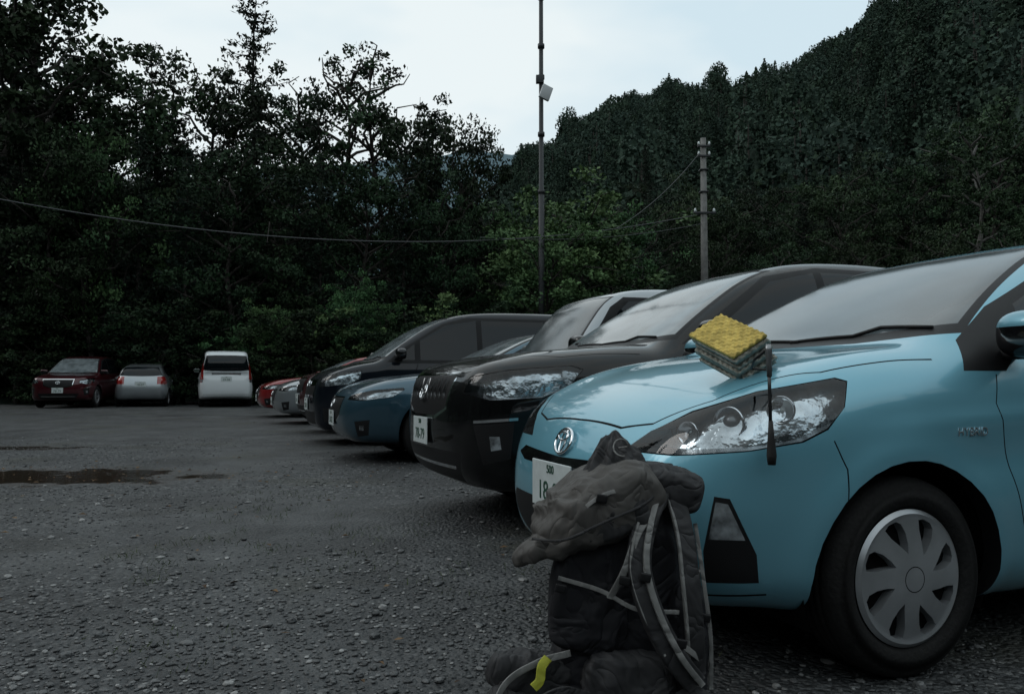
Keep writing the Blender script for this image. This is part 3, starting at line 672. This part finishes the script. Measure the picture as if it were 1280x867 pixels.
for (x,y,z) in ((.065,-.21,.42),(.02,-.20,.41),(-.125,-.15,.38),(.225,-.11,.3),(.15,-.19,.265),(-.03,-.18,.595)):
    rbox('buckle',(.026,.01,.020),M['black'],BP,(x,y,z),(0,.2,0),.003)
V=[];F=[]; tubepts(V,F,[(.03,-.03,.70)]+[(.03+.02*math.cos(t),-.05-.01*t,.705+.02*math.sin(t)) for t in np.linspace(0,5,14)],.002,6); link('draw_cord',mesh_py('draw_cord',V,F,[f_light],True),BP)
# ---------------------------------------------------------------- terrain
PH=[-180,-120,-90,-60,-45,-32.6,-28,-21.3,-10.8,-5,-2.3,-1.1,.6,3.4,5.7,8,11.9,14.6,18.8,21.8,24.7,27,32.6,45,60,90,120,180]
EL=[.42,.42,.40,.38,.36,.32,.25,.17,.14,.15,.19,.238,.262,.292,.322,.34,.345,.345,.36,.378,.402,.425,.48,.5,.48,.45,.42,.42]
RR=[110,110,110,110,110,110,110,110,120,170,300,420,430,430,430,430,430,430,420,410,400,390,360,300,240,160,110,110]
def terr(X,Y):
    X=np.asarray(X,float);Y=np.asarray(Y,float)
    xc=X*R_.x+Y*R_.y; zc=X*F_.x+Y*F_.y; r=np.hypot(xc,zc); ph=np.degrees(np.arctan2(xc,zc))
    E=np.interp(ph,PH,EL); Rm=np.interp(ph,PH,RR); r0=34.0
    s=np.clip((r-r0)/(Rm-r0),0,None)
    g=np.where(s<1,s**1.3,1-.5*(1-np.exp(-(s-1)*1.5)))
    bumpy=1+.16*np.sin(ph*.55+r*.02)+.13*np.sin(ph*1.3-r*.035)+.06*np.sin(ph*2.9+r*.05)
    bumpy=np.where(s<1,1+(bumpy-1)*np.clip(s*3,0,1)*(1-s)*2,1)
    return E*Rm*g*bumpy
def ground_mat():
    m,nt,b=newmat('gravel_ground'); L=nt.links
    tc=N(nt,'ShaderNodeTexCoord'); o=tc.outputs['Object']
    def nz(s,d=4): 
        n=N(nt,'ShaderNodeTexNoise'); n.inputs['Scale'].default_value=s; n.inputs['Detail'].default_value=d; L.new(o,n.inputs['Vector']); return n.outputs['Fac']
    def ramp(src,stops):
        r=N(nt,'ShaderNodeValToRGB'); L.new(src,r.inputs[0]); e=r.color_ramp.elements
        e[0].position=stops[0][0]; e[0].color=(*stops[0][1],1); e[1].position=stops[-1][0]; e[1].color=(*stops[-1][1],1)
        for p,c in stops[1:-1]: q=e.new(p); q.color=(*c,1)
        return r.outputs[0]
    def mix(f,a,bb,bt='MIX'):
        x=N(nt,'ShaderNodeMix',data_type='RGBA',blend_type=bt)
        for s,v in (('Factor',f),('A',a),('B',bb)):
            if isinstance(v,tuple): x.inputs[s].default_value=(*v,1)
            elif isinstance(v,float): x.inputs[s].default_value=v
            else: L.new(v,x.inputs[s])
        return x.outputs['Result']
    def mth(op,a,bb,c=None):
        x=N(nt,'ShaderNodeMath',operation=op)
        for i,v in enumerate((a,bb,c)):
            if v is None: continue
            if isinstance(v,(int,float)): x.inputs[i].default_value=v
            else: L.new(v,x.inputs[i])
        return x.outputs[0]
    big=nz(.30,4); mid=nz(2.2,6); fine=nz(60,3); med=nz(.9,5)
    vo=N(nt,'ShaderNodeTexVoronoi'); vo.inputs['Scale'].default_value=48; L.new(o,vo.inputs['Vector'])
    vo2=N(nt,'ShaderNodeTexVoronoi'); vo2.inputs['Scale'].default_value=21; L.new(o,vo2.inputs['Vector'])
    sep=N(nt,'ShaderNodeSeparateColor'); L.new(vo.outputs['Color'],sep.inputs[0])
    stone=ramp(sep.outputs[0],[(0,(.012,.014,.015)),(.6,(.040,.043,.045)),(.9,(.10,.105,.106)),(1,(.21,.21,.205))])
    base=ramp(mid,[(.3,(.028,.030,.031)),(.5,(.055,.058,.059)),(.72,(.10,.104,.104))])
    col=mix(ramp(big,[(.42,(0,0,0)),(.54,(1,1,1))]),stone,base)
    col=mix(mth('MULTIPLY',ramp(nz(.8,5),[(.54,(0,0,0)),(.68,(1,1,1))]),.5),col,(.042,.042,.022))
    col=mix(1.0,col,ramp(med,[(.32,(.38,.38,.39)),(.5,(.92,.93,.95)),(.68,(1.0,1.0,1.0))]),'MULTIPLY')
    sx=N(nt,'ShaderNodeSeparateXYZ'); L.new(o,sx.inputs[0])
    wet=None
    for (t,d,a,bb,k) in ((-.59,7.3,1.7,.6,1.3),(-.64,10.4,1.5,.45,.85)):
        c=pos(t,d)
        u=mth('ADD',mth('MULTIPLY',mth('SUBTRACT',sx.outputs[0],c.x),R_.x/a),mth('MULTIPLY',mth('SUBTRACT',sx.outputs[1],c.y),R_.y/a))
        v=mth('ADD',mth('MULTIPLY',mth('SUBTRACT',sx.outputs[0],c.x),F_.x/bb),mth('MULTIPLY',mth('SUBTRACT',sx.outputs[1],c.y),F_.y/bb))
        q=mth('SUBTRACT',k,mth('ADD',mth('MULTIPLY',u,u),mth('MULTIPLY',v,v)))
        wet=q if wet is None else mth('MAXIMUM',wet,q)
    wetn=mth('ADD',wet,mth('MULTIPLY',mth('SUBTRACT',mid,.5),4.0))
    wm=N(nt,'ShaderNodeMapRange'); wm.inputs['From Min'].default_value=-.05; wm.inputs['From Max'].default_value=.7; L.new(wetn,wm.inputs['Value']); wf=wm.outputs[0]
    col=mix(wf,col,(.028,.020,.015)); L.new(col,b.inputs['Base Color'])
    rr=N(nt,'ShaderNodeMapRange'); rr.inputs['From Min'].default_value=.35; rr.inputs['From Max'].default_value=.65; rr.inputs['To Min'].default_value=.70; rr.inputs['To Max'].default_value=.38
    L.new(big,rr.inputs['Value']); L.new(mth('MULTIPLY',rr.outputs[0],mth('SUBTRACT',1.0,mth('MULTIPLY',wf,.8))),b.inputs['Roughness'])
    h=mth('MULTIPLY_ADD',vo.outputs['Distance'],-1.0,fine); h=mth('MULTIPLY_ADD',vo2.outputs['Distance'],-.6,h); h=mth('MULTIPLY_ADD',mid,2.0,h)
    bp=N(nt,'ShaderNodeBump'); bp.inputs['Distance'].default_value=.018; L.new(h,bp.inputs['Height']); L.new(mth('SUBTRACT',1.0,mth('MULTIPLY',wf,.92)),bp.inputs['Strength']); L.new(bp.outputs['Normal'],b.inputs['Normal'])
    return m
GM=ground_mat()
def gz(x,y): return 0.014*mnoise.noise(Vector((x*.45,y*.45,0)))*min(1,math.hypot(x,y)/3)
rs=np.concatenate([np.linspace(.3,12,60),np.linspace(12.6,40,40),[50,70,100,200,400,900,1800,3500]]); na=180
V=[(0,0,0)]
for r in rs:
    for i in range(na):
        a=2*math.pi*i/na; x,y=r*math.cos(a),r*math.sin(a); V.append((x,y,(gz(x,y) if r<45 else 0)-.005))
F=[]
for i in range(na): F.append((0,1+i,1+(i+1)%na))
for j in range(len(rs)-1):
    for i in range(na): F.append((1+j*na+i,1+(j+1)*na+i,1+(j+1)*na+(i+1)%na,1+j*na+(i+1)%na))
link('ground',mesh_py('ground',V,F,[GM],True))
hillm=simple('forest_floor',(0.024,0.038,0.029),.95,var=.4,bscale=.2,spec=.1)
rs=np.concatenate([np.linspace(34,120,30),np.linspace(130,900,50)]); na=360; V=[];F=[]
for r in rs:
    a=np.linspace(0,2*np.pi,na,endpoint=False); X=r*np.cos(a);Y=r*np.sin(a);Z=terr(X,Y)-(.3 if r<35 else 0)
    V+=list(zip(X,Y,Z))
for j in range(len(rs)-1):
    for i in range(na): F.append((j*na+i,(j+1)*na+i,(j+1)*na+(i+1)%na,j*na+(i+1)%na))
link('hill',mesh_py('hill',V,F,[hillm],True))
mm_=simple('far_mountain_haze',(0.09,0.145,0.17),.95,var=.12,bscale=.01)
V=[];F=[];nx=60
for j,(d,hh) in enumerate(((1300,0),(1600,1),(1900,0))):
    for i in range(nx+1):
        t=-.35+.6*i/nx; h=hh*(1600*(.291-.10*abs(t+.035)+.0022*math.sin(i*.7)+.001*math.sin(i*2.3))); V.append(pos(t,d,h))
for j in range(2):
    for i in range(nx): F.append((j*(nx+1)+i,j*(nx+1)+i+1,(j+1)*(nx+1)+i+1,(j+1)*(nx+1)+i))
link('mountain',mesh_py('mountain',V,F,[mm_],True))
# ---------------------------------------------------------------- trees
def leafmat(name,c0,c1,vr=(.6,1.4),spec=.12):
    m,nt,b=newmat(name); a=N(nt,'ShaderNodeAttribute'); a.attribute_name='shade'; oi=N(nt,'ShaderNodeObjectInfo')
    mx=N(nt,'ShaderNodeMix',data_type='RGBA'); mx.inputs['A'].default_value=(*c0,1); mx.inputs['B'].default_value=(*c1,1)
    nt.links.new(a.outputs['Fac'],mx.inputs['Factor'])
    hs=N(nt,'ShaderNodeHueSaturation'); mr=N(nt,'ShaderNodeMapRange'); mr.inputs['To Min'].default_value=vr[0]; mr.inputs['To Max'].default_value=vr[1]
    mh=N(nt,'ShaderNodeMapRange'); mh.inputs['To Min'].default_value=.47; mh.inputs['To Max'].default_value=.53
    mu=N(nt,'ShaderNodeMath',operation='MULTIPLY'); mu.inputs[1].default_value=7.31; fr=N(nt,'ShaderNodeMath',operation='FRACT')
    nt.links.new(oi.outputs['Random'],mu.inputs[0]); nt.links.new(mu.outputs[0],fr.inputs[0]); nt.links.new(fr.outputs[0],mh.inputs['Value']); nt.links.new(mh.outputs[0],hs.inputs['Hue'])
    nt.links.new(oi.outputs['Random'],mr.inputs['Value']); nt.links.new(mr.outputs[0],hs.inputs['Value']); nt.links.new(mx.outputs['Result'],hs.inputs['Color'])
    nt.links.new(hs.outputs['Color'],b.inputs['Base Color']); b.inputs['Roughness'].default_value=.65; b.inputs['Specular IOR Level'].default_value=spec
    return m
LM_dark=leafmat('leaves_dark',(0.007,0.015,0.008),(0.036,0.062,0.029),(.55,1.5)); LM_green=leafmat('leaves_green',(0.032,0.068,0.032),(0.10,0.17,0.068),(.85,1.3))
LM_con=leafmat('needles',(0.007,0.014,0.010),(0.026,0.044,0.027)); LM_far=leafmat('far_leaves_haze',(0.026,0.043,0.033),(0.038,0.060,0.044),(.7,1.25),.03)  # far leaves: distance haze baked into lighter, flatter colours
BK=simple('bark',(0.035,0.030,0.026),.9,var=.4,bscale=12); BKL=simple('bark_pale',(0.08,0.077,0.07),.85,var=.4,bscale=8)
def leaves(cent,size,asp=.55,rng=None):
    n=len(cent); a=rng.normal(size=(n,3)); a/=np.linalg.norm(a,axis=1)[:,None]; b=rng.normal(size=(n,3)); b-=a*(a*b).sum(1)[:,None]; b/=np.linalg.norm(b,axis=1)[:,None]
    s=(size*(.6+.8*rng.random(n)))[:,None]
    V=np.stack([cent-a*s*.5,cent+b*s*asp*.5,cent+a*s*.5,cent-b*s*asp*.5],1).reshape(-1,3)
    return V,np.arange(n*4).reshape(n,4)
def finish(name,TV,TF,LV,LF,sh,lm,bark):
    TV=np.array([tuple(v) for v in TV]); TF=np.array(TF)
    V=np.concatenate([TV,LV]); F=np.concatenate([TF,LF+len(TV)]); mi=np.concatenate([np.ones(len(TF)),np.zeros(len(LF))])
    at=np.concatenate([np.zeros(len(TV)),np.repeat(sh,4)])
    return mesh_np(name,V,F,[lm,bark],False,mi,at)
def broad(seed,H=10,R=3.2,lm=None,base=.18,ncl=5,leaf=.16,per=95,fill=1.0,bark=None):
    rng=np.random.default_rng(seed); TV=[];TF=[]; pts=[];rad=[]
    for k in range(9):
        h=H*.86*k/8; pts.append((.25*math.sin(k*.9+seed),.25*math.cos(k*.7+seed*2),h)); rad.append(.16*H/10*(1-k/8.6)+.015)
    tubepts(TV,TF,pts,rad,8); C=[];S=[]
    nl=int(26*fill)
    for i in range(nl):
        hf=base+(.9-base)*(i+rng.random())/nl; k=hf/.86*8; k0=min(int(k),7); p0=Vector(pts[k0]).lerp(Vector(pts[k0+1]),min(k-k0,1))
        env=math.sin(math.pi*min(1,max(.08,(hf-base*.5)/(1.03-base*.5))))**.6
        ln=R*env*(.65+.5*rng.random()); az=i*2.4+rng.random()*.8; up_=.15+.75*hf+.2*rng.random()
        br=[];m=5
        for q in range(m+1):
            t=q/m; br.append(p0+Vector((math.cos(az),math.sin(az),0))*ln*t+Vector((0,0,up_*ln*t*(1-.25*t)))+Vector(rng.normal(size=3)*.08*ln*t))
        tubepts(TV,TF,br,[.05*H/10*(1-.85*q/m)+.006 for q in range(m+1)],5)
        for c in range(ncl):
            t=.35+.7*rng.random(); b=br[min(m,int(t*m))]+Vector(rng.normal(size=3)*.28*R*.5)
            r=R*.14*(.6+.8*rng.random()); n=int(per*(.6+.8*rng.random())); shade=rng.random()
            d=rng.normal(size=(n,3)); d/=np.linalg.norm(d,axis=1)[:,None]; rr=r*rng.random(n)**.45
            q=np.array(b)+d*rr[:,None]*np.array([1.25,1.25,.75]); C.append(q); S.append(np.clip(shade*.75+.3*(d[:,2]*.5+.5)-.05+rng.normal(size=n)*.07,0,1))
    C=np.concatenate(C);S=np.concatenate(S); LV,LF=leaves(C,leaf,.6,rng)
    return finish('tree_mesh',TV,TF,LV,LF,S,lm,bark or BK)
def conifer(seed,H=14,R=2.4,sparse=.0,lm=None,base=.12,leaf=.22,pw=.75):
    rng=np.random.default_rng(seed); TV=[];TF=[]
    pts=[(.08*math.sin(k),.08*math.cos(k*1.3),H*k/10) for k in range(11)]; tubepts(TV,TF,pts,[.17*H/14*(1-k/10.3)+.008 for k in range(11)],8)
    C=[];S=[]; h=base*H
    while h<H*.985:
        f=(h-base*H)/(H*(1-base)); L0=R*(1-f)**pw*(.75+.25*math.sin(h*2.1))+.18
        for b in range(6):
            if rng.random()<sparse*(.4+.6*f): continue
            az=rng.random()*6.283; ln=L0*(.6+.6*rng.random()); dr=-.22+.5*f; m=6; br=[]
            for q in range(m+1):
                t=q/m; br.append(Vector((math.cos(az)*ln*t,math.sin(az)*ln*t,h+dr*ln*t+.12*ln*t*t))+Vector(rng.normal(size=3)*.03))
            tubepts(TV,TF,br,[.022*(1-.8*q/m)+.003 for q in range(m+1)],4)
            n=int(26*ln*(1-sparse*.3))+5; t=rng.random(n)**.7; A=np.array([tuple(x) for x in br]); i0=np.minimum((t*m).astype(int),m-1); u=(t*m-i0)[:,None]
            c=A[i0]*(1-u)+A[i0+1]*u; c+=rng.normal(size=(n,3))*np.array([.13,.13,.09])*(.5+ln*.35); C.append(c); S.append(np.clip(rng.random()*.6+rng.random(n)*.4,0,1))
        h+=.30+.12*rng.random()
    C=np.concatenate(C);S=np.concatenate(S); LV,LF=leaves(C,leaf,.42,rng)
    return finish('tree_mesh',TV,TF,LV,LF,S,lm or LM_con,BK)
def lowtree(seed,cone,H=8,R=2.6,n=300,size=.66):
    rng=np.random.default_rng(seed); TV=[];TF=[]; tubepts(TV,TF,[(0,0,-1),(0,0,H*.5),(0,0,H*.8)],[.2,.12,.04],5)
    z=rng.random(n)
    if cone: rad=R*.75*(1-z)**.8
    else: rad=R*np.sqrt(np.clip(1-(z*1.75-.85)**2,0,1))+.1
    a=rng.random(n)*6.283; lob=1+.25*np.sin(a*3+seed)+.15*np.sin(a*5+z*9); rr=rad*lob*(.55+.45*rng.random(n))
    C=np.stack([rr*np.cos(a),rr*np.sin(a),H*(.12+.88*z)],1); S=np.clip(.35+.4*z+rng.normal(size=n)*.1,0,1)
    LV,LF=leaves(C,size,.8,rng); return finish('far_tree',TV,TF,LV,LF,S,LM_far,BK)
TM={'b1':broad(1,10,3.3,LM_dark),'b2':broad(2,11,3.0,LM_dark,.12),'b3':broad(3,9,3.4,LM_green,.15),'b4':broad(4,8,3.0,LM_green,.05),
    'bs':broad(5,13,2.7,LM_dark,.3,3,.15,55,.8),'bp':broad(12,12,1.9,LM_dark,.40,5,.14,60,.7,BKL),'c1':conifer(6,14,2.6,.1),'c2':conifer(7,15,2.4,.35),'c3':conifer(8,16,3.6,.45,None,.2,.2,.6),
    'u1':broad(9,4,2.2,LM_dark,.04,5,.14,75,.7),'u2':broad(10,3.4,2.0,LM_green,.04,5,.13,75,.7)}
TH={'b1':10,'b2':11,'b3':9,'b4':8,'bs':13,'bp':12,'c1':14,'c2':15,'c3':16,'u1':4,'u2':3.4}
NM={'b':'broadleaf_tree','c':'conifer_tree','u':'bush'}
def tree(kind,ix,d,ytop,wide=1.0):
    p=lot(ix,d); g=float(terr(p.x,p.y)); H=HC+(476-ytop)/1000*d-g; s=H/TH[kind]*.97
    o=link(NM[kind[0]],TM[kind],None,(p.x,p.y,g-.05),(0,0,random.random()*6.28)); o.scale=(s*wide,s*wide,s); return o
T=[('c1',-60,31,-90,.9),('b2',-5,31,-60,1),('b1',40,33,-20,1),('c1',78,36,12,.9),('c2',118,38,22,1),('b1',140,35,95,1),('c1',182,37,32,.85),('c2',212,38,38,.9),('b1',255,38,88,.9),
 ('c3',313,36,-30,1.05),('c2',280,40,60,.8),('b2',365,40,92,.9),('bs',425,38,30,1),('bs',468,39,16,.9),('c2',395,36,95,.9),('b2',500,38,120,.9),('c1',540,37,122,.8),('b1',572,36,150,.7),('c2',522,42,105,.8),
 ('b2',60,30,150,.9),('c1',20,29.5,110,.8),('b1',110,30,200,.9),('c1',170,31,150,.9),('c1',230,31,170,.8),('b1',290,31,190,1),('b2',345,32,180,.9),('c1',400,32,180,.8),('b1',450,33,200,1),('c2',505,33,190,.9),('b1',550,34,235,.75),
 ('b3',440,30,345,.8),('b4',480,30.5,375,.8),('b4',330,29,380,.8),('b3',130,31,190,.7),
 ('b3',605,40,275,.8),('b3',660,36,262,1),('b4',720,33,242,1.3),('b3',770,35,268,.95),('b4',690,31,285,1.15),('b1',815,42,260,.9),('b1',860,44,235,.8),('c1',620,52,235,.8),
 ('b1',905,42,250,.9),('b2',960,44,220,.8),('c1',1010,42,215,.8),('b1',1050,40,215,.9),('c1',1095,42,190,.8),('b2',1140,40,190,.9),('c1',1180,40,155,.8),('bp',1222,33,118,1),('b1',1255,38,135,.9),('c1',1300,38,100,.9),
 ('b1',980,32,300,.9),('b2',1080,31,290,.9),('b1',1180,30,280,.9),('b2',1280,30,270,.9),('b1',890,34,305,.8),('b1',590,38,200,.5)]
for a in T: tree(*a)
for i in range(28):
    ix=-60+i*26+random.uniform(-8,8); tree(random.choice(['u1','u1','u1','u2']) if ix>180 else 'u1',ix,28.8+random.uniform(0,2.0),random.uniform(390,440),1.15)
for i in range(12):
    ix=600+i*50+random.uniform(-8,8); tree(random.choice(['u1','u2']) if ix<850 else 'u1',ix,29+random.uniform(0,3),random.uniform(375,420),1.25)
def instancer(name,protos,pts):
    groups=[[] for _ in protos]
    for p in pts: groups[random.randrange(len(protos))].append(p)
    root=empty(name)
    for pr,g in zip(protos,groups):
        n=len(g)
        if n==0: continue
        V=np.zeros((n,4,3)); 
        for i,(x,y,z,s,a) in enumerate(g):
            for k in range(4):
                t=a+k*math.pi/2+math.pi/4; V[i,k]=(x+s*.7071*math.cos(t),y+s*.7071*math.sin(t),z)
        me=mesh_np(name+'_points',V.reshape(-1,3),np.arange(n*4).reshape(n,4))
        o=link(name+'_points',me,root); o.instance_type='FACES'; o.use_instance_faces_scale=True; o.instance_faces_scale=1.0; o.show_instancer_for_render=False; o.show_instancer_for_viewport=False
        link(name+'_member',pr,o)
    return root
rng=random.Random(3); pts=[]
while len(pts)<250:
    ph=rng.uniform(-38,42); r=rng.uniform(44,115)
    if ph<-3 and r>80: continue
    a=math.radians(ph); X=F_*(r*math.cos(a))+R_*(r*math.sin(a)); g=float(terr(X.x,X.y)); s=rng.uniform(.7,1.05)*(.8 if ph>-4 else .9)
    if -4<ph<14 and r<80: s*=.65
    pts.append((X.x,X.y,g-.3,s,rng.uniform(0,6.28)))
instancer('hillside_forest',[TM['b1'],TM['b2'],TM['c1'],TM['b1']],pts)
pts=[]
while len(pts)<95:
    ph=rng.uniform(50,315); r=rng.uniform(24,38); a=math.radians(ph); X=F_*(r*math.cos(a))+R_*(r*math.sin(a))
    pts.append((X.x,X.y,float(terr(X.x,X.y))-.2,rng.uniform(.9,1.35),rng.uniform(0,6.28)))
instancer('forest_edge',[TM['b1'],TM['b2'],TM['c1']],pts)
pts=[]
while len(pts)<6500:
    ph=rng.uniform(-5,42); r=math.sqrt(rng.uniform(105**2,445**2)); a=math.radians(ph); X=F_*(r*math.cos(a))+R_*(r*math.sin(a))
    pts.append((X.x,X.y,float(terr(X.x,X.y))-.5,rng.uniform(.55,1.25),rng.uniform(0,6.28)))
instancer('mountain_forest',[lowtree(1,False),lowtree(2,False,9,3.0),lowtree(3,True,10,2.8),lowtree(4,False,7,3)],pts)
# ---------------------------------------------------------------- gravel, grass
def rockmesh(seed):
    bm=bmesh.new(); bmesh.ops.create_icosphere(bm,subdivisions=2,radius=1); r=random.Random(seed)
    sx,sy,sz=r.uniform(.8,1.2),r.uniform(.6,.9),r.uniform(.4,.6); o=Vector((seed*7,0,0))
    for v in bm.verts:
        k=1+.35*mnoise.noise(v.co*1.1+o); v.co=Vector((v.co.x*sx*k,v.co.y*sy*k,v.co.z*sz*k))
    me=bpy.data.meshes.new('stone'); bm.to_mesh(me); bm.free(); me.materials.append(RK); return me
m,nt,b=newmat('stone_grey'); oi=N(nt,'ShaderNodeObjectInfo'); r=N(nt,'ShaderNodeValToRGB'); nt.links.new(oi.outputs['Random'],r.inputs[0])
e=r.color_ramp.elements; e[0].color=(.016,.018,.019,1); e[1].color=(.27,.27,.265,1); q=e.new(.6); q.color=(.055,.058,.060,1); q=e.new(.88); q.color=(.13,.132,.132,1); nt.links.new(r.outputs[0],b.inputs['Base Color']); b.inputs['Roughness'].default_value=.40
RK=m; pts=[]
while len(pts)<28000:
    d=1.2+ (rng.random()**1.5)*11; t=rng.uniform(-.75,.6)
    n_=mnoise.noise(Vector((t*d*.5+3,d*.35,0)))
    if n_<rng.uniform(-.4,.25): continue
    p=pos(t,d); u=rng.random(); s=rng.uniform(.003,.009) if u<.88 else (rng.uniform(.009,.015) if u<.98 else rng.uniform(.015,.024))
    if abs(t+.6)<.26 and abs(d-7.3)<.6: continue
    pts.append((p.x,p.y,gz(p.x,p.y)-.004+s*.2,s,rng.uniform(0,6.28)))
instancer('gravel',[rockmesh(1),rockmesh(2),rockmesh(3)],pts)
gm=leafmat('grass_blades',(.02,.032,.010),(.06,.075,.022)); V=[];sh=[]
for c in range(260):
    d=rng.uniform(1.9,7); t=rng.uniform(-.5,.25); p=pos(t,d)
    if mnoise.noise(Vector((p.x*.8,p.y*.8,4)))<.05: continue
    for k in range(12):
        x=p.x+rng.gauss(0,.05);y=p.y+rng.gauss(0,.05);a=rng.uniform(0,6.28);h=rng.uniform(.008,.025);w=.002; lx,ly=rng.gauss(0,.015),rng.gauss(0,.015)
        V+=[(x-w*math.cos(a),y-w*math.sin(a),-.004),(x+w*math.cos(a),y+w*math.sin(a),-.004),(x+lx+w*.3,y+ly,h),(x+lx-w*.3,y+ly,h)]; sh+=[rng.random()]*4
link('grass',mesh_np('grass',V,np.arange(len(V)).reshape(-1,4),[gm],False,None,sh))
lf=leafmat('dead_leaves',(.05,.035,.018),(.20,.15,.07)); V=[];sh=[]
for c in range(420):
    if c<180: d=7.3+rng.gauss(0,.5); t=-.56+rng.gauss(0,.15)
    else: d=2+rng.random()*20; t=rng.uniform(-.65,.25)
    p=pos(t,d); a=rng.uniform(0,6.28); s=rng.uniform(.012,.028); z=gz(p.x,p.y)+.006; ca,sa=math.cos(a),math.sin(a)
    V+=[(p.x-ca*s,p.y-sa*s,z),(p.x+sa*s*.5,p.y-ca*s*.5,z+rng.uniform(0,.012)),(p.x+ca*s,p.y+sa*s,z+.003),(p.x-sa*s*.5,p.y+ca*s*.5,z+rng.uniform(0,.012))]; sh+=[rng.random()]*4
link('fallen_leaves',mesh_np('fallen_leaves',V,np.arange(len(V)).reshape(-1,4),[lf],False,None,sh))
# ---------------------------------------------------------------- poles and wires
conc=simple('concrete_pole',(0.14,0.14,0.135),.8,var=.2,bscale=6); steel=simple('dark_steel',(0.035,0.038,0.041),.5,.4); galv=simple('panel_grey',(0.42,0.44,0.45),.5,.2)
A=lot(677,30); AP=empty('antenna_mast',(A.x,A.y,0),-CA)
tube('mast',[(0,0,0),(0,0,8),(0,0,8.01),(0,0,15.5),(0,0,15.51),(0,0,22)],[.12,.11,.09,.08,.055,.05],steel,AP,12)
for z in (8,10.2,12.4,13.6,15.5): tube('clamp',[(0,0,z-.08),(0,0,z+.08)],.13,steel,AP,12)
rbox('control_box',(.42,.12,.55),galv,AP,(.17,-.16,11.75),(0,math.radians(20),math.radians(20)),.02)
rbox('bracket',(.3,.2,.3),steel,AP,(-.05,-.05,12.3),bev=.02)
U=lot(882,32); UP=empty('utility_pole',(U.x,U.y,0),-CA)
ht=HC+(476-170)/1000*32
tube('pole',[(0,0,0),(0,0,ht)],[.17,.11],conc,UP,14)
for z,w_ in ((ht-.35,.5),(ht-.75,.5),(7.6,.9)):
    rbox('crossarm',(w_,.08,.08),steel,UP,(0,-.12,z),bev=.01)
    for s in (-1,1): tube('insulator',[(s*w_*.42,-.12,z+.03),(s*w_*.42,-.12,z+.08),(s*w_*.42,-.12,z+.18)],[.03,.055,.03],M['plate'],UP,10)
for z in (ht-1.3,ht-2.2): rbox('pole_band',(.34,.34,.06),steel,UP,(0,0,z),bev=.02)
Lp=pos(-.80,22); LP=empty('utility_pole',(Lp.x,Lp.y,0),-CA); tube('pole',[(0,0,0),(0,0,9.5)],[.16,.11],conc,LP,14); rbox('crossarm',(.9,.08,.08),steel,LP,(0,-.12,7.3),bev=.01)
wm=simple('wire_grey',(0.075,0.08,0.085),.5)
def wire(a,b,sag,r=.014):
    a=Vector(a);b=Vector(b); pts=[a.lerp(b,i/40)-Vector((0,0,sag*4*(i/40)*(1-i/40))) for i in range(41)]
    tube('power_cable',pts,r,wm,None,6)
wire((Lp.x,Lp.y,6.6),(U.x,U.y,7.6),1.5,.018); wire((U.x,U.y,ht-.4),tuple(lot(770,28).xy)+(6.2,),.3,.010)
wire((U.x,U.y,7.2),tuple(lot(600,28.5).xy)+(6.0,),.3,.012)
# ---------------------------------------------------------------- light
w=bpy.data.worlds.new('World'); scn.world=w; w.use_nodes=True; nt=w.node_tree; bg=nt.nodes['Background']
sky=N(nt,'ShaderNodeTexSky'); sky.sky_type='NISHITA'; sky.sun_disc=False
el=math.radians(35); az=math.radians(300); sky.sun_elevation=el; sky.sun_rotation=az
tc=N(nt,'ShaderNodeTexCoord'); nz=N(nt,'ShaderNodeTexNoise'); nz.inputs['Scale'].default_value=2.2; nz.inputs['Detail'].default_value=4
mp=N(nt,'ShaderNodeMapping'); mp.inputs['Scale'].default_value=(1,1,2.4); nt.links.new(tc.outputs['Generated'],mp.inputs[0]); nt.links.new(mp.outputs[0],nz.inputs['Vector'])
cr=N(nt,'ShaderNodeValToRGB'); nt.links.new(nz.outputs['Fac'],cr.inputs[0]); e=cr.color_ramp.elements
e[0].position=.36; e[0].color=(.62,.76,.83,1); e[1].position=.54; e[1].color=(.81,.88,.89,1)
vm=N(nt,'ShaderNodeVectorMath',operation='SCALE'); vm.inputs['Scale'].default_value=10.9; nt.links.new(cr.outputs[0],vm.inputs[0])
mx=N(nt,'ShaderNodeMix',data_type='RGBA'); mx.inputs['Factor'].default_value=.93; nt.links.new(sky.outputs[0],mx.inputs['A']); nt.links.new(vm.outputs[0],mx.inputs['B'])
nt.links.new(mx.outputs['Result'],bg.inputs['Color']); bg.inputs['Strength'].default_value=.1
sl=bpy.data.lights.new('sun','SUN'); sl.energy=.5; sl.angle=math.radians(25); sl.color=(1,.98,.95); so=bpy.data.objects.new('sun',sl); COL.objects.link(so)
sd=Vector((math.sin(az)*math.cos(el),math.cos(az)*math.cos(el),math.sin(el))); so.rotation_euler=sd.to_track_quat('Z','Y').to_euler()
# ---------------------------------------------------------------- camera
cd=bpy.data.cameras.new('camera'); cd.sensor_width=36; cd.lens=28.1; cd.clip_end=6000; cd.clip_start=.05
co=bpy.data.objects.new('camera',cd); COL.objects.link(co); co.location=(0,0,HC)
co.rotation_euler=(math.radians(90+2.4),0,-CA); scn.camera=co
